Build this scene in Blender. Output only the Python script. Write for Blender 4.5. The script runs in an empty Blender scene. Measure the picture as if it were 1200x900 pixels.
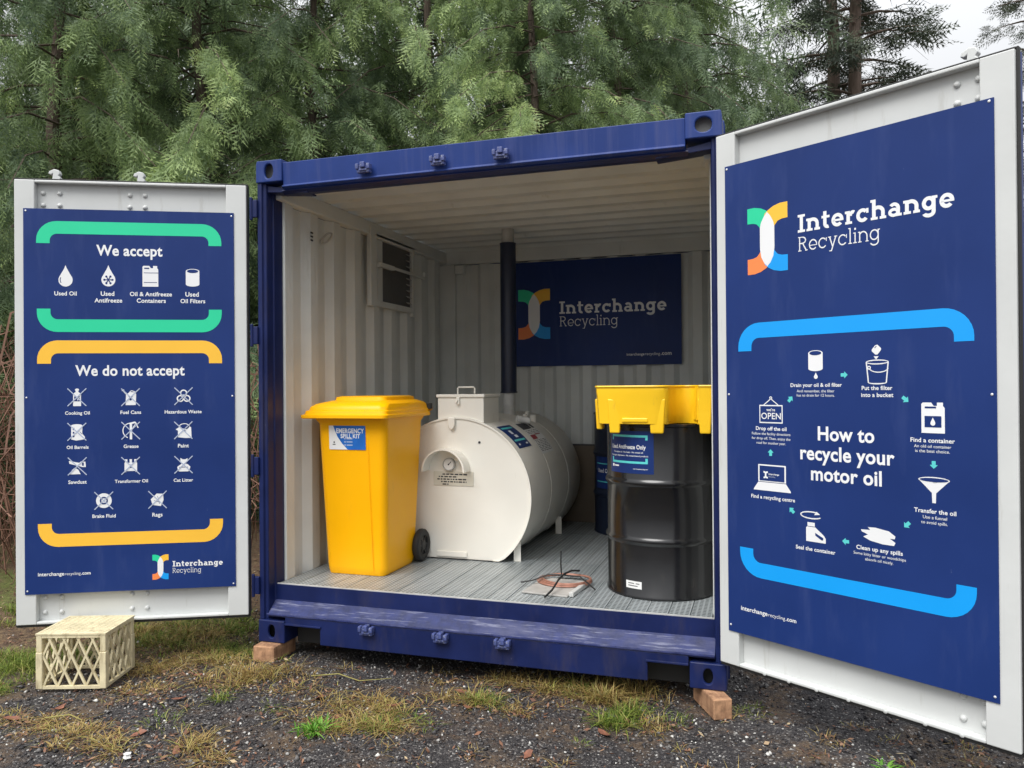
import bpy, math, random
import numpy as np
from mathutils import Matrix, Vector
S = bpy.context.scene
COL = S.collection
rad = math.radians
PI = math.pi

# ------------------------------------------------------------------ camera, world, sun, exposure
cam_data = bpy.data.cameras.new('camera')
cam = bpy.data.objects.new('camera', cam_data); COL.objects.link(cam)
cam_data.sensor_width = 36.0
cam_data.lens = 908.66/1200*36
cam_data.clip_start = 0.05; cam_data.clip_end = 2000
def cam_rot(yaw, pitch, roll):
    cy, sy, cp, sp, cr, sr = math.cos(yaw), math.sin(yaw), math.cos(pitch), math.sin(pitch), math.cos(roll), math.sin(roll)
    return (Matrix(((cy,-sy,0),(sy,cy,0),(0,0,1))) @ Matrix(((1,0,0),(0,cp,-sp),(0,sp,cp))) @ Matrix(((cr,0,sr),(0,1,0),(-sr,0,cr))))
Rm = cam_rot(.3102, .0042, .0076)
r_, u_, b_ = Rm @ Vector((1,0,0)), Rm @ Vector((0,0,1)), -(Rm @ Vector((0,1,0)))
cam.matrix_world = Matrix(((r_.x,u_.x,b_.x,2.5916),(r_.y,u_.y,b_.y,-3.5726),(r_.z,u_.z,b_.z,1.3591),(0,0,0,1)))
S.camera = cam
S.render.resolution_x = 1024; S.render.resolution_y = 768

SUN_EL, SUN_AZ = rad(56), rad(198)            # overcast: broad soft sun from behind the camera
world = bpy.data.worlds.new('World'); S.world = world; world.use_nodes = True
wn, wl = world.node_tree.nodes, world.node_tree.links
wn.clear()
sky = wn.new('ShaderNodeTexSky'); sky.sky_type = 'NISHITA'; sky.sun_disc = False
sky.sun_elevation = SUN_EL; sky.sun_rotation = SUN_AZ; sky.air_density = 1.0; sky.dust_density = 4.0
hs = wn.new('ShaderNodeHueSaturation'); hs.inputs['Saturation'].default_value = 0.12
mixw = wn.new('ShaderNodeMix'); mixw.data_type = 'RGBA'; mixw.inputs[0].default_value = 0.72
mixw.inputs[7].default_value = (9.4, 9.6, 9.9, 1)
bg = wn.new('ShaderNodeBackground'); bg.inputs['Strength'].default_value = 0.086
wo = wn.new('ShaderNodeOutputWorld')
wl.new(sky.outputs[0], hs.inputs['Color']); wl.new(hs.outputs[0], mixw.inputs[6]); 
# overcast sky: brightest overhead, about half as bright near the horizon (all the way round)
wtc = wn.new('ShaderNodeTexCoord'); wsx = wn.new('ShaderNodeSeparateXYZ'); wl.new(wtc.outputs['Generated'], wsx.inputs[0])
wmr = wn.new('ShaderNodeMapRange'); wmr.inputs[1].default_value = 0; wmr.inputs[2].default_value = 1; wmr.inputs[3].default_value = .30; wmr.inputs[4].default_value = 1.65; wl.new(wsx.outputs[2], wmr.inputs[0])
wvm = wn.new('ShaderNodeVectorMath'); wvm.operation = 'SCALE'; wl.new(mixw.outputs[2], wvm.inputs[0]); wl.new(wmr.outputs[0], wvm.inputs['Scale'])
wl.new(wvm.outputs[0], bg.inputs['Color']); wl.new(bg.outputs[0], wo.inputs['Surface'])
sun_d = bpy.data.lights.new('sun', 'SUN'); sun = bpy.data.objects.new('sun', sun_d); COL.objects.link(sun)
sun_d.energy = 1.5; sun_d.angle = rad(35); sun_d.color = (1.0, 0.975, 0.94)
sdir = Vector((math.sin(SUN_AZ)*math.cos(SUN_EL), math.cos(SUN_AZ)*math.cos(SUN_EL), math.sin(SUN_EL)))
sun.rotation_euler = sdir.to_track_quat('Z', 'Y').to_euler()
S.view_settings.view_transform = 'Standard'; S.view_settings.look = 'None'
S.view_settings.gamma = 1.0; S.view_settings.exposure = 0.88
S.view_settings.use_curve_mapping = False

# ------------------------------------------------------------------ materials
def new_mat(name):
    m = bpy.data.materials.new(name); m.use_nodes = True
    nt = m.node_tree; b = nt.nodes['Principled BSDF']
    return m, nt, b
def mat(name, col, rough=.5, metal=0, spec=.5, var=.12, scale=6.0, bump=.0, bscale=60, dirt=None, dirt_amt=.5, dirt_scale=3.0, coat=0, stretch=None, chips=None, chip_amt=.62, chip_scale=30, dst=(3,3,.8), cst=None, cw=.05):
    m, nt, b = new_mat(name); N, L = nt.nodes, nt.links
    tc = N.new('ShaderNodeTexCoord'); mp = N.new('ShaderNodeMapping'); L.new(tc.outputs['Object'], mp.inputs[0])
    if stretch: mp.inputs['Scale'].default_value = stretch
    n1 = N.new('ShaderNodeTexNoise'); n1.inputs['Scale'].default_value = scale; n1.inputs['Detail'].default_value = 6; L.new(mp.outputs[0], n1.inputs['Vector'])
    mr = N.new('ShaderNodeMapRange'); mr.inputs[1].default_value = .3; mr.inputs[2].default_value = .7; mr.inputs[3].default_value = 1-var; mr.inputs[4].default_value = 1+var
    L.new(n1.outputs[0], mr.inputs[0])
    vm = N.new('ShaderNodeVectorMath'); vm.operation = 'SCALE'; vm.inputs[0].default_value = col[:3]; L.new(mr.outputs[0], vm.inputs['Scale'])
    out = vm.outputs[0]
    def over(out, c, lo, hi, sc, seed, st=None):
        n2 = N.new('ShaderNodeTexNoise'); n2.inputs['Scale'].default_value = sc; n2.inputs['Detail'].default_value = 9; n2.inputs['Roughness'].default_value = .65
        m2 = N.new('ShaderNodeMapping'); m2.inputs['Location'].default_value = (seed, seed*.7, seed*1.3)
        if st: m2.inputs['Scale'].default_value = st
        L.new(tc.outputs['Object'], m2.inputs[0]); L.new(m2.outputs[0], n2.inputs['Vector'])
        r2 = N.new('ShaderNodeMapRange'); r2.inputs[1].default_value = lo; r2.inputs[2].default_value = hi; L.new(n2.outputs[0], r2.inputs[0])
        mx = N.new('ShaderNodeMix'); mx.data_type = 'RGBA'; mx.inputs[7].default_value = (*c, 1)
        L.new(out, mx.inputs[6]); L.new(r2.outputs[0], mx.inputs[0])
        return mx.outputs[2]
    if dirt: out = over(out, dirt, .72-.3*dirt_amt, .95-.25*dirt_amt, dirt_scale, 3.1, dst)
    if chips: out = over(out, chips, chip_amt, chip_amt+cw, chip_scale, 8.4, cst)
    L.new(out, b.inputs['Base Color'])
    rr = N.new('ShaderNodeMapRange'); rr.inputs[3].default_value = max(0, rough-.1); rr.inputs[4].default_value = min(1, rough+.12); L.new(n1.outputs[0], rr.inputs[0]); L.new(rr.outputs[0], b.inputs['Roughness'])
    b.inputs['Metallic'].default_value = metal; b.inputs['Specular IOR Level'].default_value = spec; b.inputs['Coat Weight'].default_value = coat
    if bump:
        n3 = N.new('ShaderNodeTexNoise'); n3.inputs['Scale'].default_value = bscale; n3.inputs['Detail'].default_value = 4; L.new(mp.outputs[0], n3.inputs['Vector'])
        bp = N.new('ShaderNodeBump'); bp.inputs['Strength'].default_value = bump; bp.inputs['Distance'].default_value = .004; L.new(n3.outputs[0], bp.inputs['Height']); L.new(bp.outputs[0], b.inputs['Normal'])
    return m
def flatmat(name, col, rough=.45): return mat(name, col, rough, var=.03, scale=3)

M = {}
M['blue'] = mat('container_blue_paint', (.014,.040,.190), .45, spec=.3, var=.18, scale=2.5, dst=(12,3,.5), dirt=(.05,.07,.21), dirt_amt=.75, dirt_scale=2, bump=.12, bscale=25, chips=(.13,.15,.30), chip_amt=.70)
M['keeper'] = mat('highlight_blue_paint', (.06,.08,.22), .4, var=.3, scale=30, chips=(.25,.27,.36), chip_amt=.56, chip_scale=60)  # paler grey-blue puts the keepers' highlights into the colour; chips are wear
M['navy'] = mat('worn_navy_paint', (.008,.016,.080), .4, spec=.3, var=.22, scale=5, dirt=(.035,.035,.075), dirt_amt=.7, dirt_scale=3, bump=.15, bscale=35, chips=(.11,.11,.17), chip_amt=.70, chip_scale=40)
M['sillworn'] = mat('scuffed_sill_paint', (.018,.026,.10), .45, spec=.3, var=.35, scale=18, chips=(.17,.18,.27), chip_amt=.55, chip_scale=34, cst=(.16,2,2), cw=.13, dirt=(.065,.072,.15), dirt_amt=.8, dirt_scale=5, dst=(1,3,3), bump=.2)
M['white'] = mat('white_door_paint', (.60,.615,.605), .5, var=.05, scale=3, dst=(9,9,1.0), dirt=(.40,.39,.35), dirt_amt=.45, dirt_scale=3, bump=.12, bscale=30)
M['cream'] = mat('cream_interior_paint', (.67,.69,.665), .5, var=.07, scale=4, dst=(5,5,.8), dirt=(.42,.40,.34), dirt_amt=.35, dirt_scale=2.5, bump=.1, bscale=30)
M['rubber'] = mat('black_rubber', (.018,.018,.018), .65, var=.2)
M['gasket'] = mat('grey_gasket', (.12,.12,.13), .5, var=.15)
M['signblue'] = mat('sign_blue_print', (.011,.033,.155), .42, spec=.25, var=.10, scale=2.2, dirt=(.028,.052,.18), dirt_amt=.6, dirt_scale=2.0, dst=(5,3,.9), chips=(.15,.19,.34), chip_amt=.715, chip_scale=34, cst=(1,1,.45))  # faint streaks and dust spots, strengthened to paint in uneven sky reflection
M['pwhite'] = flatmat('print_white', (.80,.81,.82))
M['pale'] = flatmat('print_pale_line', (.42,.48,.62))
M['green'] = flatmat('print_green', (.015,.62,.32))
M['teal'] = flatmat('print_teal', (.10,.60,.60))
M['amber'] = flatmat('print_amber', (.93,.52,.045))
M['orange'] = flatmat('print_orange', (.90,.25,.07))
M['azure'] = flatmat('print_azure', (.0,.33,.85))
M['screw'] = mat('screw_metal', (.75,.76,.78), .3, metal=.3)
M['bin'] = mat('yellow_bin_plastic', (1.0,.475,.0), .36, spec=.3, var=.05, scale=2, bump=.06, bscale=40, dirt=(.78,.36,.02), dirt_amt=.35, dst=(4,4,.9))
M['tray'] = mat('yellow_tray_plastic', (.95,.58,.012), .38, var=.05, scale=5, dirt=(.55,.33,.03), dirt_amt=.3, dirt_scale=6)
M['tank'] = mat('cream_tank_paint', (.85,.82,.74), .38, var=.04, scale=3, dst=(6,1.5,.8), dirt=(.60,.55,.45), dirt_amt=.35, dirt_scale=2.5, chips=(.10,.09,.08), chip_amt=.79, chip_scale=14, bump=.05)
M['drum'] = mat('black_drum_paint', (.010,.010,.011), .2, var=.2, dirt=(.035,.03,.026), dirt_amt=.25, dirt_scale=4, bump=.12, bscale=12, coat=.2, chips=(.14,.11,.08), chip_amt=.755, chip_scale=18)
M['drumblue'] = mat('dark_blue_drum_paint', (.010,.016,.035), .35, var=.2, bump=.1, bscale=12)
M['pipe'] = mat('dark_blue_pipe', (.012,.018,.045), .35, var=.15)
M['galv'] = mat('galvanised_collar', (.50,.50,.48), .5, metal=.1, var=.15, scale=12)
M['steel'] = mat('grey_louvre_metal', (.11,.11,.11), .5, var=.2)
M['copper'] = mat('copper_coil', (.36,.17,.12), .5, metal=.25, var=.2, scale=20)
M['cable'] = flatmat('black_cable', (.014,.014,.014), .5)
M['platew'] = mat('dusty_white_plate', (.40,.385,.36), .5, var=.15, scale=15)
M['timber'] = mat('cut_timber', (.42,.235,.13), .85, var=.35, scale=9, stretch=(4,.5,4), bump=.5, bscale=60, dirt=(.16,.075,.04), dirt_amt=1.0, dirt_scale=9)
M['ply'] = mat('brown_board', (.13,.10,.07), .7, var=.15, scale=5)
M['crate'] = mat('faded_cream_crate_plastic', (.68,.60,.39), .55, var=.15, scale=10, dirt=(.24,.18,.09), dirt_amt=.65, dirt_scale=8, bump=.1)
M['paper'] = mat('label_paper', (.66,.63,.53), .6, var=.08)
M['paperw'] = flatmat('label_white', (.78,.78,.76))
M['ink'] = flatmat('black_ink', (.03,.03,.035))
M['red'] = flatmat('red_ink', (.32,.02,.03))
M['lblue'] = mat('label_blue', (.012,.13,.48), .35, var=.35, scale=6)
M['bark'] = mat('conifer_bark', (.115,.085,.066), .9, var=.35, scale=8, stretch=(6,6,1), bump=.8, bscale=30)
M['firbark'] = mat('fir_bark', (.17,.125,.10), .9, var=.3, scale=8, stretch=(6,6,1), bump=.8, bscale=30)
M['twig'] = mat('bramble_cane', (.20,.105,.07), .8, var=.4, scale=7)

def ramp_mat(name, src, stops, rough=.6, trans=0.0, spec=.3, noise=0):
    """colour ramp over a random-per-island value or a colour attribute (leaf tone)"""
    m, nt, b = new_mat(name); N, L = nt.nodes, nt.links
    if src == 'island':
        g = N.new('ShaderNodeNewGeometry'); val = g.outputs['Random Per Island']
    else:
        g = N.new('ShaderNodeAttribute'); g.attribute_name = src; val = g.outputs['Fac']
    r = N.new('ShaderNodeValToRGB'); L.new(val, r.inputs[0])
    el = r.color_ramp.elements
    el[0].position, el[0].color = stops[0][0], (*stops[0][1], 1)
    el[1].position, el[1].color = stops[-1][0], (*stops[-1][1], 1)
    for p, c in stops[1:-1]:
        e = el.new(p); e.color = (*c, 1)
    L.new(r.outputs[0], b.inputs['Base Color']); b.inputs['Roughness'].default_value = rough; b.inputs['Specular IOR Level'].default_value = spec
    if trans:
        t = N.new('ShaderNodeBsdfTranslucent'); mx = N.new('ShaderNodeMixShader'); mx.inputs[0].default_value = trans
        o = N['Material Output']; L.new(r.outputs[0], t.inputs['Color']); L.new(b.outputs[0], mx.inputs[1]); L.new(t.outputs[0], mx.inputs[2]); L.new(mx.outputs[0], o.inputs['Surface'])
    return m
M['cedar'] = ramp_mat('cedar_foliage', 'tone', [(0,(.095,.145,.085)),(.35,(.185,.260,.135)),(.7,(.33,.44,.19)),(.96,(.50,.62,.25)),(1,(.36,.28,.20))], .5, .42)
M['fir'] = ramp_mat('fir_foliage', 'tone', [(0,(.045,.060,.048)),(.5,(.075,.095,.065)),(1,(.11,.13,.075))], .6, .2)
M['forest'] = ramp_mat('forest_foliage', 'tone', [(0,(.09,.13,.085)),(.5,(.17,.225,.14)),(1,(.27,.34,.19))], .6, .4)
M['stone'] = ramp_mat('gravel_stones', 'island', [(0,(.018,.017,.019)),(.45,(.045,.042,.045)),(.72,(.10,.095,.092)),(.87,(.20,.19,.18)),(.94,(.38,.37,.35)),(1,(.62,.61,.57))], .65)
M['grassg'] = ramp_mat('green_grass', 'island', [(0,(.07,.12,.02)),(.5,(.16,.23,.035)),(.8,(.27,.32,.06)),(1,(.42,.36,.14))], .55, .3)
M['grassd'] = ramp_mat('dry_grass', 'island', [(0,(.15,.085,.035)),(.35,(.34,.23,.08)),(.7,(.43,.33,.12)),(.9,(.30,.30,.07)),(1,(.52,.42,.24))], .6, .25)
M['weed'] = ramp_mat('bright_weed', 'island', [(0,(.07,.20,.02)),(.6,(.15,.36,.04)),(1,(.26,.46,.09))], .5, .3)
M['litter'] = ramp_mat('leaf_litter', 'island', [(0,(.05,.028,.02)),(.45,(.11,.055,.036)),(.75,(.20,.10,.06)),(.92,(.33,.20,.12)),(1,(.45,.36,.22))], .75)
M['deadleaf'] = mat('brown_dead_leaf', (.22,.09,.055), .6, var=.35, scale=25)

def ground_material():
    m, nt, b = new_mat('gravel_and_forest_floor'); N, L = nt.nodes, nt.links
    tc = N.new('ShaderNodeTexCoord'); sep = N.new('ShaderNodeSeparateXYZ'); L.new(tc.outputs['Object'], sep.inputs[0])
    def noise(sc, det=6, rough=.6):
        n = N.new('ShaderNodeTexNoise'); n.inputs['Scale'].default_value = sc; n.inputs['Detail'].default_value = det; n.inputs['Roughness'].default_value = rough; L.new(tc.outputs['Object'], n.inputs['Vector']); return n.outputs[0]
    def math_(op, a, c=None, d=None):
        n = N.new('ShaderNodeMath'); n.operation = op
        for i, v in enumerate((a, c, d)):
            if v is None: continue
            if isinstance(v, (int, float)): n.inputs[i].default_value = v
            else: L.new(v, n.inputs[i])
        return n.outputs[0]
    def ramp(val, stops):
        r = N.new('ShaderNodeValToRGB'); L.new(val, r.inputs[0]); el = r.color_ramp.elements
        el[0].position, el[0].color = stops[0][0], (*stops[0][1],1); el[1].position, el[1].color = stops[-1][0], (*stops[-1][1],1)
        for p, c in stops[1:-1]: el.new(p).color = (*c,1)
        return r.outputs[0]
    vor = N.new('ShaderNodeTexVoronoi'); vor.inputs['Scale'].default_value = 130; L.new(tc.outputs['Object'], vor.inputs['Vector'])
    sc = N.new('ShaderNodeSeparateColor'); L.new(vor.outputs['Color'], sc.inputs[0])
    grav = ramp(sc.outputs[0], [(0,(.012,.010,.011)),(.6,(.030,.027,.028)),(.85,(.060,.054,.052)),(.95,(.13,.12,.115)),(1,(.30,.29,.27))])
    lit = ramp(noise(38, 10, .75), [(.3,(.030,.020,.013)),(.45,(.085,.052,.030)),(.6,(.17,.11,.055)),(.75,(.20,.17,.06))])
    moss = ramp(noise(60, 8, .7), [(.3,(.045,.06,.015)),(.55,(.12,.14,.03)),(.75,(.24,.24,.06))])
    # forest floor behind and to the left, gravel in front and to the right, with ragged edge
    e = math_('SUBTRACT', sep.outputs[1], math_('MULTIPLY', sep.outputs[0], .85))
    e = math_('ADD', e, math_('MULTIPLY', math_('SUBTRACT', noise(2.2, 5), .5), 2.2))
    f1 = N.new('ShaderNodeMapRange'); f1.inputs[1].default_value = -.05; f1.inputs[2].default_value = .35; L.new(e, f1.inputs[0])
    f2 = N.new('ShaderNodeMapRange'); f2.inputs[1].default_value = .52; f2.inputs[2].default_value = .62; L.new(noise(1.7, 5), f2.inputs[0])
    mx1 = N.new('ShaderNodeMix'); mx1.data_type = 'RGBA'; L.new(f2.outputs[0], mx1.inputs[0]); L.new(lit, mx1.inputs[6]); L.new(moss, mx1.inputs[7])
    # organic dirt specks within the gravel
    f3 = N.new('ShaderNodeMapRange'); f3.inputs[1].default_value = .50; f3.inputs[2].default_value = .64; f3.inputs[4].default_value = .7; L.new(noise(3.1, 9, .7), f3.inputs[0])
    mx0 = N.new('ShaderNodeMix'); mx0.data_type = 'RGBA'; L.new(f3.outputs[0], mx0.inputs[0]); L.new(grav, mx0.inputs[6]); L.new(lit, mx0.inputs[7])
    mx = N.new('ShaderNodeMix'); mx.data_type = 'RGBA'; L.new(f1.outputs[0], mx.inputs[0]); L.new(mx0.outputs[2], mx.inputs[6]); L.new(mx1.outputs[2], mx.inputs[7])
    L.new(mx.outputs[2], b.inputs['Base Color']); b.inputs['Roughness'].default_value = .8
    h = math_('ADD', math_('MULTIPLY', vor.outputs['Distance'], -.8), noise(45, 8))
    bp = N.new('ShaderNodeBump'); bp.inputs['Strength'].default_value = .9; bp.inputs['Distance'].default_value = .008; L.new(h, bp.inputs['Height']); L.new(bp.outputs[0], b.inputs['Normal'])
    return m
M['ground'] = ground_material()

def grating_material():
    m, nt, b = new_mat('serrated_grey_grating'); N, L = nt.nodes, nt.links
    tc = N.new('ShaderNodeTexCoord'); sep = N.new('ShaderNodeSeparateXYZ'); L.new(tc.outputs['Object'], sep.inputs[0])
    def f(op, a, c):
        n = N.new('ShaderNodeMath'); n.operation = op
        for i, v in enumerate((a, c)):
            if isinstance(v, (int, float)): n.inputs[i].default_value = v
            else: L.new(v, n.inputs[i])
        return n.outputs[0]
    # rows of small punched slots: 5 across a plank, one every 20 mm along it
    px = f('PINGPONG', f('MULTIPLY', sep.outputs[0], 1/.0120), 1.0); py = f('PINGPONG', f('MULTIPLY', sep.outputs[1], 1/.0125), 1.0)
    hole = f('MULTIPLY', f('GREATER_THAN', px, .38), f('GREATER_THAN', py, .56))
    n1 = N.new('ShaderNodeTexNoise'); n1.inputs['Scale'].default_value = 5; n1.inputs['Detail'].default_value = 8; L.new(tc.outputs['Object'], n1.inputs['Vector'])
    oi = N.new('ShaderNodeObjectInfo')
    r = N.new('ShaderNodeValToRGB'); r.color_ramp.elements[0].position = .3; r.color_ramp.elements[0].color = (.33,.365,.375,1); r.color_ramp.elements[1].position = .7; r.color_ramp.elements[1].color = (.47,.505,.515,1)
    L.new(f('ADD', f('MULTIPLY', oi.outputs['Random'], .3), f('MULTIPLY', n1.outputs[0], .7)), r.inputs[0])
    mx = N.new('ShaderNodeMix'); mx.data_type = 'RGBA'; mx.inputs[7].default_value = (.11,.12,.125,1); L.new(hole, mx.inputs[0]); L.new(r.outputs[0], mx.inputs[6])
    L.new(mx.outputs[2], b.inputs['Base Color']); b.inputs['Roughness'].default_value = .42; b.inputs['Metallic'].default_value = .35
    bp = N.new('ShaderNodeBump'); bp.inputs['Strength'].default_value = .8; bp.inputs['Distance'].default_value = -.004; L.new(hole, bp.inputs['Height']); L.new(bp.outputs[0], b.inputs['Normal'])
    return m
M['grating'] = grating_material()

# ------------------------------------------------------------------ object helpers
class MB:
    def __init__(s): s.v = []; s.f = []
    def add(s, v, f, T=None):
        o = len(s.v)
        s.v += [tuple(T @ Vector(p)) for p in v] if T is not None else [tuple(p) for p in v]
        s.f += [tuple(i+o for i in q) for q in f]; return s
    def box(s, x0, x1, y0, y1, z0, z1, T=None):
        return s.add([(x0,y0,z0),(x1,y0,z0),(x1,y1,z0),(x0,y1,z0),(x0,y0,z1),(x1,y0,z1),(x1,y1,z1),(x0,y1,z1)],
                     [(0,3,2,1),(4,5,6,7),(0,1,5,4),(1,2,6,5),(2,3,7,6),(3,0,4,7)], T)
    def prism(s, poly, a, b, plane='xz', T=None):
        """extrude a 2D polygon between a and b along the third axis"""
        k = {'xz': lambda u,v,w:(u,w,v), 'xy': lambda u,v,w:(u,v,w), 'yz': lambda u,v,w:(w,u,v)}[plane]
        n = len(poly); v = [k(p[0],p[1],a) for p in poly]+[k(p[0],p[1],b) for p in poly]
        f = [tuple(range(n)), tuple(range(2*n-1,n-1,-1))]+[(i,i+n,(i+1)%n+n,(i+1)%n) for i in range(n)]
        return s.add(v, f, T)
    def tube(s, pts, r, n=8, closed=False, T=None):
        pts = [Vector(p) for p in pts]; m = len(pts); rs = r if isinstance(r, (list,tuple)) else [r]*m
        v = []; up = None
        for i, p in enumerate(pts):
            if closed: t = (pts[(i+1)%m]-pts[i-1]).normalized()
            else: t = (pts[min(i+1,m-1)]-pts[max(i-1,0)]).normalized()
            if up is None: up = Vector((0,0,1)) if abs(t.z) < .9 else Vector((1,0,0))
            a = t.cross(up); a = a.normalized() if a.length > 1e-5 else t.orthogonal().normalized()
            c = a.cross(t).normalized(); up = c
            v += [p + (a*math.cos(k*2*PI/n)+c*math.sin(k*2*PI/n))*rs[i] for k in range(n)]
        f = []
        for i in range(m if closed else m-1):
            j = (i+1)%m
            f += [(i*n+k, i*n+(k+1)%n, j*n+(k+1)%n, j*n+k) for k in range(n)]
        if not closed: f += [tuple(range(n-1,-1,-1)), tuple(range((m-1)*n, m*n))]
        return s.add(v, f, T)
    def lathe(s, prof, n=32, c=(0,0,0), T=None, cap0=True, cap1=True):
        v = []
        for r, z in prof: v += [(c[0]+r*math.cos(k*2*PI/n), c[1]+r*math.sin(k*2*PI/n), c[2]+z) for k in range(n)]
        f = []
        for i in range(len(prof)-1): f += [(i*n+k, i*n+(k+1)%n, (i+1)*n+(k+1)%n, (i+1)*n+k) for k in range(n)]
        if cap0: f.append(tuple(range(n-1,-1,-1)))
        if cap1: f.append(tuple(range((len(prof)-1)*n, len(prof)*n)))
        return s.add(v, f, T)
    def mesh(s, name, m, smooth=False, angle=40):
        me = bpy.data.meshes.new(name); me.from_pydata(s.v, [], s.f)
        if m is not None: me.materials.append(m)
        if smooth:
            me.polygons.foreach_set('use_smooth', [True]*len(me.polygons)); me.set_sharp_from_angle(angle=rad(angle))
        me.update(); return me
    def build(s, name, m, parent=None, smooth=False, bevel=0, loc=(0,0,0), rz=0, label=None, angle=40):
        return link(name, s.mesh(name, m, smooth, angle), parent, loc, rz, label, bevel)
def link(name, me, parent=None, loc=(0,0,0), rz=0, label=None, bevel=0):
    o = bpy.data.objects.new(name, me); COL.objects.link(o); o.location = loc; o.rotation_euler = (0,0,rz)
    if parent: o.parent = parent
    if label: o['label'] = label
    if bevel:
        b = o.modifiers.new('bevel','BEVEL'); b.width = bevel; b.segments = 2; b.limit_method = 'ANGLE'; b.angle_limit = rad(50)
    return o
def tag(o, label=None, cat=None, group=None, kind=None):
    if label: o['label'] = label
    if cat: o['category'] = cat
    if group: o['group'] = group
    if kind: o['kind'] = kind
    return o
def thing(name, label, cat, loc=(0,0,0), rz=0, group=None):
    return tag(link(name, None, None, loc, rz), label, cat, group)
def copy_child(o, parent, loc=None):
    c = o.copy(); COL.objects.link(c); c.parent = parent
    if loc is not None: c.location = loc
    return c
def np_mesh(name, V, F, m, attr=None, smooth=False):
    """fast triangle mesh from arrays; attr = per-vertex float written to the 'tone' attribute"""
    me = bpy.data.meshes.new(name); nv, nf = len(V), len(F)
    me.vertices.add(nv); me.vertices.foreach_set('co', np.asarray(V, np.float32).ravel())
    me.loops.add(nf*3); me.loops.foreach_set('vertex_index', np.asarray(F, np.int32).ravel())
    me.polygons.add(nf); me.polygons.foreach_set('loop_start', np.arange(0, nf*3, 3, dtype=np.int32))
    me.polygons.foreach_set('loop_total', np.full(nf, 3, np.int32)) if hasattr(me.polygons[0], 'loop_total') and False else None
    if smooth: me.polygons.foreach_set('use_smooth', np.ones(nf, bool))
    me.update(calc_edges=True)
    if attr is not None:
        a = me.attributes.new('tone', 'FLOAT', 'POINT'); a.data.foreach_set('value', np.asarray(attr, np.float32))
    me.materials.append(m); return me

# ------------------------------------------------------------------ lettering and icons (flat print, a hair above the panel)
def text_geo(s, bold=.0, cache={}):
    if (s, bold) in cache: return cache[(s, bold)]
    c = bpy.data.curves.new('text', 'FONT'); c.body = s; c.size = 1; c.offset = bold; c.resolution_u = 4; c.fill_mode = 'FRONT'
    if bold: c.space_character = 1+bold*1.6
    o = bpy.data.objects.new('text', c); me = bpy.data.meshes.new_from_object(o)
    v = [(p.co.x, p.co.y) for p in me.vertices]; f = [tuple(p.vertices) for p in me.polygons]
    bpy.data.objects.remove(o); bpy.data.curves.remove(c); bpy.data.meshes.remove(me)
    x0 = min(p[0] for p in v); x1 = max(p[0] for p in v)
    cache[(s, bold)] = ([((p[0]-x0)/(x1-x0), p[1]/(x1-x0)) for p in v], f); return cache[(s, bold)]
def ell(cx, cy, rx, ry=None, n=24, a0=0, a1=360):
    ry = rx if ry is None else ry; full = abs(a1-a0) >= 360
    return [(cx+rx*math.cos(rad(a0+(a1-a0)*i/(n if full else n-1))), cy+ry*math.sin(rad(a0+(a1-a0)*i/(n if full else n-1)))) for i in range(n)]
def arc(cx, cy, rx, ry, t, a0, a1, n=16):
    """thick arc as a strip polygon, t = stroke width (inside)"""
    o = ell(cx, cy, rx, ry, n, a0, a1 if abs(a1-a0) < 360 else a0+359.9); i = ell(cx, cy, rx-t, ry-t, n, a0, a1 if abs(a1-a0) < 360 else a0+359.9)
    return [[o[k], o[k+1], i[k+1], i[k]] for k in range(n-1)]
def rect(x0, y0, x1, y1): return [(x0,y0),(x1,y0),(x1,y1),(x0,y1)]
def seg(p, q, w):
    dx, dy = q[0]-p[0], q[1]-p[1]; l = math.hypot(dx, dy); nx, ny = -dy/l*w/2, dx/l*w/2
    return [(p[0]+nx,p[1]+ny),(q[0]+nx,q[1]+ny),(q[0]-nx,q[1]-ny),(p[0]-nx,p[1]-ny)]
def flat(name, polys, m, parent, layer=1, warp=None, step=2.5e-5, label=None):
    """polys: list of 2D polygons, in the panel's x/z plane, facing -y; overlapping strokes are stepped a few hundredths of a mm apart"""
    mb = MB()
    for i, p in enumerate(polys):
        d = layer*.0006 + (i % 9)*step
        mb.add([(u, -d, w) if warp is None else warp(u, w, d) for u, w in p], [tuple(range(len(p)))])
    return mb.build(name, m, parent, label=label)
def words(s, x0, x1, base, m, parent, name='caption', bold=.02, vs=1.0, layer=1, warp=None, cap=None, label=None):
    v, f = text_geo(s, bold); w = x1-x0; k = w*vs
    if cap:
        top = max(p[1] for p in text_geo('H' if True else s, bold)[0])  # cap height over the width of H
        capw = max(p[1] for p in v); k = cap/capw
    mb = MB(); mb.add([((x0+p[0]*w, -layer*.0006, base+p[1]*k) if warp is None else warp(x0+p[0]*w, base+p[1]*k, layer*.0006)) for p in v], f)
    return mb.build(name, m, parent, label=label)
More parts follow.
